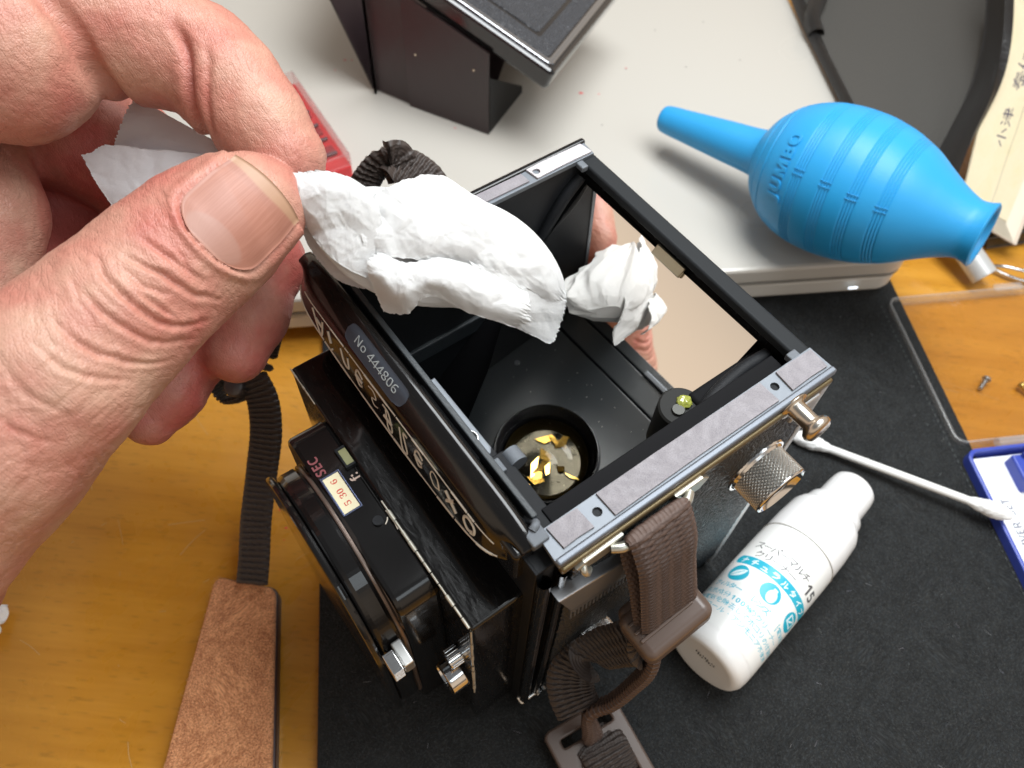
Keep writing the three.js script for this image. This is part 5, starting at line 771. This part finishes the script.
      // fine lines behind the nail
      const e3 = Math.exp(-Math.pow((s - 0.0165) / 0.006, 2)); d -= w * face * e3 * 0.00016 * smoothstep(1 - Math.abs(N3(s * 900, q * 260, 2)), 0.7, 1);
    } else {
      d -= 0.00007 * smoothstep(1 - Math.abs(N3(p.x * 420, p.y * 260, p.z * 420)), 0.78, 1) + 0.00005 * smoothstep(1 - Math.abs(N3(p.x * 800, p.y * 500, p.z * 500 + 4)), 0.8, 1);
    }
    for (const [c, dir, dep, wid, half] of creases) { const v = p.clone().sub(c), al = v.dot(dir), across = CZ.clone().cross(dir).normalize(), x = v.dot(across) - 0.0012 * Math.sin(al * 260); if (Math.abs(v.dot(CZ)) < 0.022 && Math.abs(al) < half * 1.6) { const k = Math.exp(-x * x / (wid * wid)) * (1 - smoothstep(Math.abs(al), half * 0.7, half * 1.5)); d -= dep * k; red += 0.8 * k; } }
    for (const key in NAILS) { const f = NAILS[key], [a, w, h] = dist(f, p); if (a > -0.5 && a < 1.25 && Math.abs(w) < 1.7 && h > -0.008 && h < 0.009) { const e = nailEdge(a, w), side = Math.max(e, 0); const inside = e < 0 ? smoothstep(-e, 0, 0.12) : 0; d -= 0.00075 * inside * (a < 1 ? 1 : 0); if (e >= 0 && a < 0.96) { const ng = key === 'thumb' ? 1 : 0.4; d += ng * (0.00055 * Math.exp(-Math.pow((side - 0.16) / 0.13, 2)) - 0.0005 * Math.exp(-Math.pow(side / 0.05, 2))); red += 0.3 * Math.exp(-side * 3); } } }
    P[3 * i] += g.x * d; P[3 * i + 1] += g.y * d; P[3 * i + 2] += g.z * d;
    uv[2 * i] = p.dot(ux); uv[2 * i + 1] = p.dot(uy);
    // skin: blotches, pinker fingertips and palm side, redder folds, shade painted into deep palm
    const bl = fbm(p.x * 55, p.y * 55, p.z * 55, 4), fine = N3(p.x * 700, p.y * 700, p.z * 700), tipT = Math.exp(-Math.pow((s - 0.006) / 0.018, 2)) * (own < 0.002 ? 1 : 0);
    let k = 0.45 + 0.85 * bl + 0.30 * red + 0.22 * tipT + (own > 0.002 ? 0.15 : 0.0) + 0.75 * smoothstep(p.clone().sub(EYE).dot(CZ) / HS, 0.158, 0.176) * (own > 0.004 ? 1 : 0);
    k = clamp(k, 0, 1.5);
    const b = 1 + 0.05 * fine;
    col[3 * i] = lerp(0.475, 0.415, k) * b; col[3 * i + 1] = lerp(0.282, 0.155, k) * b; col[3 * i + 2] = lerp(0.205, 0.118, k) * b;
  }
  const geo = new THREE.BufferGeometry(); geo.setAttribute('position', new THREE.BufferAttribute(P, 3)); geo.setAttribute('color', new THREE.BufferAttribute(col, 3)); geo.setAttribute('uv', new THREE.BufferAttribute(uv, 2)); geo.setIndex(idx); geo.computeVertexNormals();
  const sc = cells(1600, 23), skinBump = dataTex(512, 512, (u, v) => { const [a, b] = sc(u, v); const l1 = smoothstep(1 - Math.abs(tn2(u, v, 20, 4)), 0.84, 1), l2 = smoothstep(1 - Math.abs(tn2(u, v, 34, 9, 3)), 0.86, 1), l3 = smoothstep(1 - Math.abs(tn2(u, v, 8, 22, 6)), 0.88, 1); return 0.30 * smoothstep(b - a, 0.0, 0.32) + 0.70 - 0.4 * l1 - 0.25 * l2 - 0.2 * l3; });
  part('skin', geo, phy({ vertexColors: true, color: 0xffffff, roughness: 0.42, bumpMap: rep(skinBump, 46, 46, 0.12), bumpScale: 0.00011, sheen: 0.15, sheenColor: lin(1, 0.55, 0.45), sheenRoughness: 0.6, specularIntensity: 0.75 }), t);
  // nails laid on the flesh
  const nailTex = dataTex(256, 256, (u, v) => { const lun = smoothstep(0.27 - Math.hypot((u - 0.02), (v - 0.5) * 0.62), -0.02, 0.02), free = smoothstep(u + 0.03 * Math.cos((v - 0.5) * 5), 0.855, 0.90), str = 0.035 * N3(v * 40, u * 1.5, 3) + 0.02 * N3(v * 110, u * 3, 8); let c = [0.61 + str * 0.6, 0.415 + str * 0.6, 0.35 + str * 0.6]; c = c.map((x, i) => lerp(x, [0.62, 0.47, 0.42][i], lun * 0.7)); return c.map((x, i) => lerp(x, [0.66, 0.53, 0.42][i], free * 0.8)); }, true, false);
  const nailB = dataTex(128, 256, (u, v) => 0.5 + 0.35 * N3(v * 55, u * 0.8, 5) + 0.15 * N3(v * 120, u, 9), false, false);
  const nm = phy({ map: nailTex, bumpMap: nailB, bumpScale: 0.000008, roughness: 0.5 });
  for (const key in NAILS) {
    const f = NAILS[key], march = (a, w) => { const b = f.o.clone().addScaledVector(f.L, a * f.len).addScaledVector(f.W, w * f.wid / 2).addScaledVector(f.N, 0.012); let tt = 0; for (let i = 0; i < 60; i++) { const d = handSDF(b.x - f.N.x * tt, b.y - f.N.y * tt, b.z - f.N.z * tt); if (d < 0.00002) break; tt += d * 0.9; if (tt > 0.03) return null; } return 0.012 - tt; };
    const hs = (a, w) => { const aa = Math.min(a, 0.80); let h = march(aa, w * 0.9); if (h === null) h = march(aa, w * 0.7); if (h === null) h = march(0.4, 0) ?? 0; h -= (Math.pow(Math.abs(w), 2) - Math.pow(Math.abs(w) * 0.9, 2)) * f.wid * 0.15; if (a > 0.8) h += (march(0.8, w * 0.8) - march(0.6, w * 0.8) || 0) * (a - 0.8) / 0.2 * 0.55; return h; };
    const g = sheet((u, v) => { const s = 0.02 + u * 1.0, w = v * 2 - 1, sq = s < 0.3 ? Math.sqrt(Math.max(0.0, 1 - Math.pow((0.3 - s) / 0.3, 2))) : 1 - 0.06 * smoothstep(s, 0.6, 1); const bow = 0.05 * (w * w); const ss = s < 0.3 ? s : s - bow * smoothstep(s, 0.7, 1.02); const ww = w * sq * 0.985; return f.o.clone().addScaledVector(f.L, ss * f.len).addScaledVector(f.W, ww * f.wid / 2).addScaledVector(f.N, hs(ss, ww) - 0.00012 + 0.00022 * smoothstep(s, 0.1, 0.5)); }, 28, 22, 0.0005);
    part('thumb_nail', g, nm, t);
  }
}
// ---------------------------------------------------------------- tissue in the pinch
{
  const tat = (x, y, d) => { const k = clamp((x - 300) / 260, 0, 1.1); return at(x, y, d * lerp(0.945, 1, Math.min(k, 1)) + 0.0115 * k); }; // the free end dips into the box
  const t = thing('tissue', 'crumpled white tissue pinched in the fingers over the open camera', 'tissue');
  const tb = dataTex(512, 512, (u, v) => 0.5 + 0.3 * tn(u, v, 70) + 0.3 * tn(u, v, 150, 3));
  const mat = phy({ color: lin(0.94, 0.94, 0.935), roughness: 1, transmission: 0.15, thickness: 0, bumpMap: rep(tb, 6), bumpScale: 0.00012, sheen: 0.2, sheenColor: lin(1, 1, 1) });
  const sheer = phy({ color: lin(0.96, 0.95, 0.97), roughness: 1, transmission: 0.5, thickness: 0, bumpMap: rep(tb, 6), bumpScale: 0.0001 });
  const spine = [[296, 186, 0.1535, 8, 6], [318, 203, 0.1530, 20, 12], [345, 222, 0.1525, 36, 16], [385, 240, 0.1525, 50, 19], [430, 246, 0.1525, 56, 21], [480, 256, 0.1540, 52, 22], [520, 276, 0.1575, 42, 28], [548, 296, 0.1605, 26, 22], [560, 308, 0.1625, 6, 8]];
  const S = (k) => { const x = clamp(k, 0, 1) * (spine.length - 1), i = Math.min(spine.length - 2, Math.floor(x)), f = x - i; return spine[i].map((v, c) => lerp(v, spine[i + 1][c], f)); };
  const smoothS = (k) => { const o = [0, 0, 0, 0, 0]; for (const d of [-0.05, -0.025, 0, 0.025, 0.05]) S(k + d).forEach((v, c) => (o[c] += v / 5)); return o; };
  const crease = (x, y, z, f) => { const a = 1 - 2 * Math.abs(N3(x * f, y * f, z)), b = 1 - 2 * Math.abs(N3(x * f * 2.1 + 5, y * f * 2.1, z + 3)); return 0.8 * a + 0.2 * b; }; // flat facets meeting in sharp folds
  const tri = (x) => 1 - 4 * Math.abs(x - Math.floor(x) - 0.5);
  const crumple = (X, Y, z) => { let s = 0; [[1.08, 0.55, 0.50], [2.5, 0.85, 0.32], [0.2, 1.25, 0.22], [1.75, 1.9, 0.16], [2.9, 2.9, 0.10], [0.75, 4.3, 0.06], [2.2, 6.4, 0.035]].forEach(([a, f, w], i) => { const wp = 0.5 * N3(X * 0.45 * f + z, Y * 0.45 * f, z + i * 7.7); s += w * tri((X * Math.cos(a) + Y * Math.sin(a)) * f + wp + z * 0.37 * i); }); return s; }; // paper folds: flat facets between straight creases
  // the twisted bundle
  part('tissue_bundle', sheetSolid((u, v, side) => {
    const [x, y, d, rw, rd] = smoothS(u), [x2, y2] = smoothS(u + 0.03), [x1, y1] = smoothS(u - 0.03), L = Math.hypot(x2 - x1, y2 - y1) || 1, nx = -(y2 - y1) / L, ny = (x2 - x1) / L;
    const phi = (side > 0 ? v : 2 - v) * Math.PI, k = 1 + smoothstep(u, 0.02, 0.25) * (0.10 * crease(Math.cos(phi) * 0.8 + u * 0.6, Math.sin(phi) * 0.8, 1 + u * 0.5, 1) + 0.04 * crease(Math.cos(phi) * 1.4 + u, Math.sin(phi) * 1.4 + u * 2.4, 5, 1)), c = Math.cos(phi), s = Math.sin(phi);
    return tat(x - nx * rw * c * k, y - ny * rw * c * k, d).addScaledVector(CZ, -s * rd * d / F * (side > 0 ? k : 2.7 * k * (1 + 0.35 * crease(u * 2.2, v * 1.6, 8, 1) + 0.1 * crease(u * 6, v * 4, 3, 1))));
  }, 240, 130), mat, t);
  // loose plies: control nets given over the bundle, smoothed, each with its own sharp folds and ragged edge
  const B3 = (n, k) => { const x = clamp(k, 0, 1) * (n - 1), i = Math.min(n - 2, Math.floor(x)); return [i, x - i]; };
  const flap = (net, seed, amp, folds = 1.4, nu = 110, nv = 80, th = 0.00016) => {
    const cols = net.map((r) => new THREE.CatmullRomCurve3(r.map(([x, y, d]) => new THREE.Vector3(x, y, d * 4000)), false, 'centripetal'));
    return sheet((u, v) => {
      const q = new THREE.CatmullRomCurve3(cols.map((c) => c.getPoint(u)), false, 'centripetal').getPoint(v);
      const X = q.x / 60, Y = q.y / 60, e = amp * crumple(X, Y, seed);
      const eg = 1 - smoothstep(Math.min(u, v, 1 - u, 1 - v), 0.01, 0.08), rag = eg * (1.2 * N3(u * 16, v * 16, seed) + 0.7 * N3(u * 46, v * 46, seed));
      return tat(q.x + rag, q.y + rag * 0.8, q.z / 4000).addScaledVector(CZ, e * 0.001);
    }, nu, nv, th);
  };
  // neck, twisted into the fingers
  part('tissue_ply', flap([[[292, 172, 0.1510], [322, 171, 0.1490], [350, 178, 0.1478], [366, 188, 0.1488]], [[296, 186, 0.1490], [326, 192, 0.1465], [356, 200, 0.1455], [380, 212, 0.1460]], [[300, 204, 0.1500], [328, 222, 0.1475], [352, 236, 0.1465], [378, 246, 0.1468]], [[302, 222, 0.1525], [326, 252, 0.1500], [346, 268, 0.1490], [366, 278, 0.1485]]], 2, 0.9), mat, t);
  // broad upper ply, bulging to the light
  part('tissue_ply', flap([[[372, 198, 0.1500], [398, 183, 0.1488], [440, 176, 0.1490], [472, 194, 0.1500], [505, 216, 0.1520], [543, 246, 0.1560], [562, 282, 0.1605]], [[364, 214, 0.1475], [400, 208, 0.1458], [440, 208, 0.1450], [478, 222, 0.1462], [512, 240, 0.1485], [544, 264, 0.1515], [564, 292, 0.1585]], [[362, 234, 0.1468], [400, 234, 0.1446], [440, 238, 0.1440], [480, 248, 0.1456], [514, 264, 0.1484], [544, 284, 0.1520], [562, 302, 0.1590]], [[366, 254, 0.1474], [402, 258, 0.1462], [440, 262, 0.1462], [480, 270, 0.1474], [512, 282, 0.1500], [540, 296, 0.1540], [556, 310, 0.1600]]], 5, 1.1, 1.1, 150, 90), mat, t);
  // lower ply with a free, folded edge
  part('tissue_ply', flap([[[380, 252, 0.1462], [404, 262, 0.1450], [440, 258, 0.1444], [480, 268, 0.1458], [528, 292, 0.1510]], [[366, 264, 0.1440], [398, 278, 0.1428], [436, 270, 0.1424], [482, 286, 0.1440], [530, 308, 0.1500]], [[372, 284, 0.1470], [398, 294, 0.1440], [430, 282, 0.1418], [476, 300, 0.1440], [530, 320, 0.1510]], [[384, 312, 0.1520], [408, 314, 0.1490], [428, 296, 0.1450], [470, 313, 0.1475], [516, 328, 0.1530]]], 8, 1.2, 1.5), mat, t);
  // wedge at the tip
  part('tissue_ply', flap([[[470, 262, 0.1470], [516, 276, 0.1500], [548, 284, 0.1560], [565, 290, 0.1600]], [[486, 288, 0.1480], [524, 300, 0.1520], [550, 304, 0.1570], [566, 304, 0.1605]], [[504, 314, 0.1520], [530, 320, 0.1555], [550, 322, 0.1590], [562, 318, 0.1615]], [[514, 327, 0.1560], [536, 337, 0.1590], [551, 343, 0.1615], [558, 330, 0.1625]]], 11, 0.9, 1.3), mat, t);
  // thin single ply hanging behind, on the left
  part('tissue_ply', flap([[[300, 214, 0.1560], [330, 240, 0.1560], [356, 252, 0.1550]], [[304, 236, 0.1570], [332, 262, 0.1570], [362, 272, 0.1560]], [[316, 258, 0.1580], [338, 280, 0.1585], [366, 290, 0.1575]]], 21, 0.8), sheer, t);
  // torn threads along the end
  const r = rng(5), fz = []; for (let i = 0; i < 10; i++) { const k = r(), x = lerp(520, 566, k) + r() * 4, y = lerp(238, 306, k) + (r() - 0.5) * 30, d = 0.158 + 0.004 * k, l = 3 + r() * 7, a = r() * 2 - 0.6; fz.push(tube([tat(x, y, d), tat(x + l * 0.5 * Math.cos(a), y + l * 0.5 * Math.sin(a) - 1, d - 0.0004), tat(x + l * Math.cos(a), y + l * Math.sin(a), d)], 0.00004, 6, 4)); }
  part('loose_fibre', fz, mat, t).userData.kind = 'stuff';
  // the tail on the near side of the pinch
  part('tissue_tail', flap([[[136, 97, 0.170], [180, 122, 0.167], [228, 148, 0.161], [290, 178, 0.154]], [[122, 122, 0.169], [170, 138, 0.166], [222, 158, 0.160], [290, 183, 0.154]], [[113, 146, 0.170], [165, 154, 0.166], [218, 168, 0.160], [290, 188, 0.154]]], 14, 0.45, 1, 90, 40), sheer, t);
  part('tissue_tail', flap([[[82, 156, 0.166], [108, 145, 0.165], [150, 150, 0.163], [205, 155, 0.160], [270, 180, 0.155]], [[98, 184, 0.166], [122, 178, 0.164], [158, 176, 0.162], [205, 172, 0.159], [270, 186, 0.155]], [[118, 214, 0.165], [138, 206, 0.163], [165, 197, 0.161], [205, 184, 0.158], [270, 191, 0.155]]], 17, 0.5, 1, 90, 40), sheer, t);
}
{ // a scrap of tissue at the left edge of the frame
  const t = thing('tissue_scrap', 'small white tissue scrap at the left edge, below the wrist', 'tissue'), c = on(-16, 625, DESK + 0.003);
  part('scrap', sheet((u, v) => new THREE.Vector3(c.x + (u - 0.5) * 0.010, c.y + 0.0015 * (1 - 2 * Math.abs(N3(u * 2, v * 2, 3))), c.z + (v - 0.5) * 0.011), 24, 24, 0.0003), std({ color: lin(0.85, 0.85, 0.85), roughness: 1 }), t);
}
scene.traverse((o) => { if (o.isMesh) { o.castShadow = true; o.receiveShadow = true; } });
renderer.render(scene, camera);
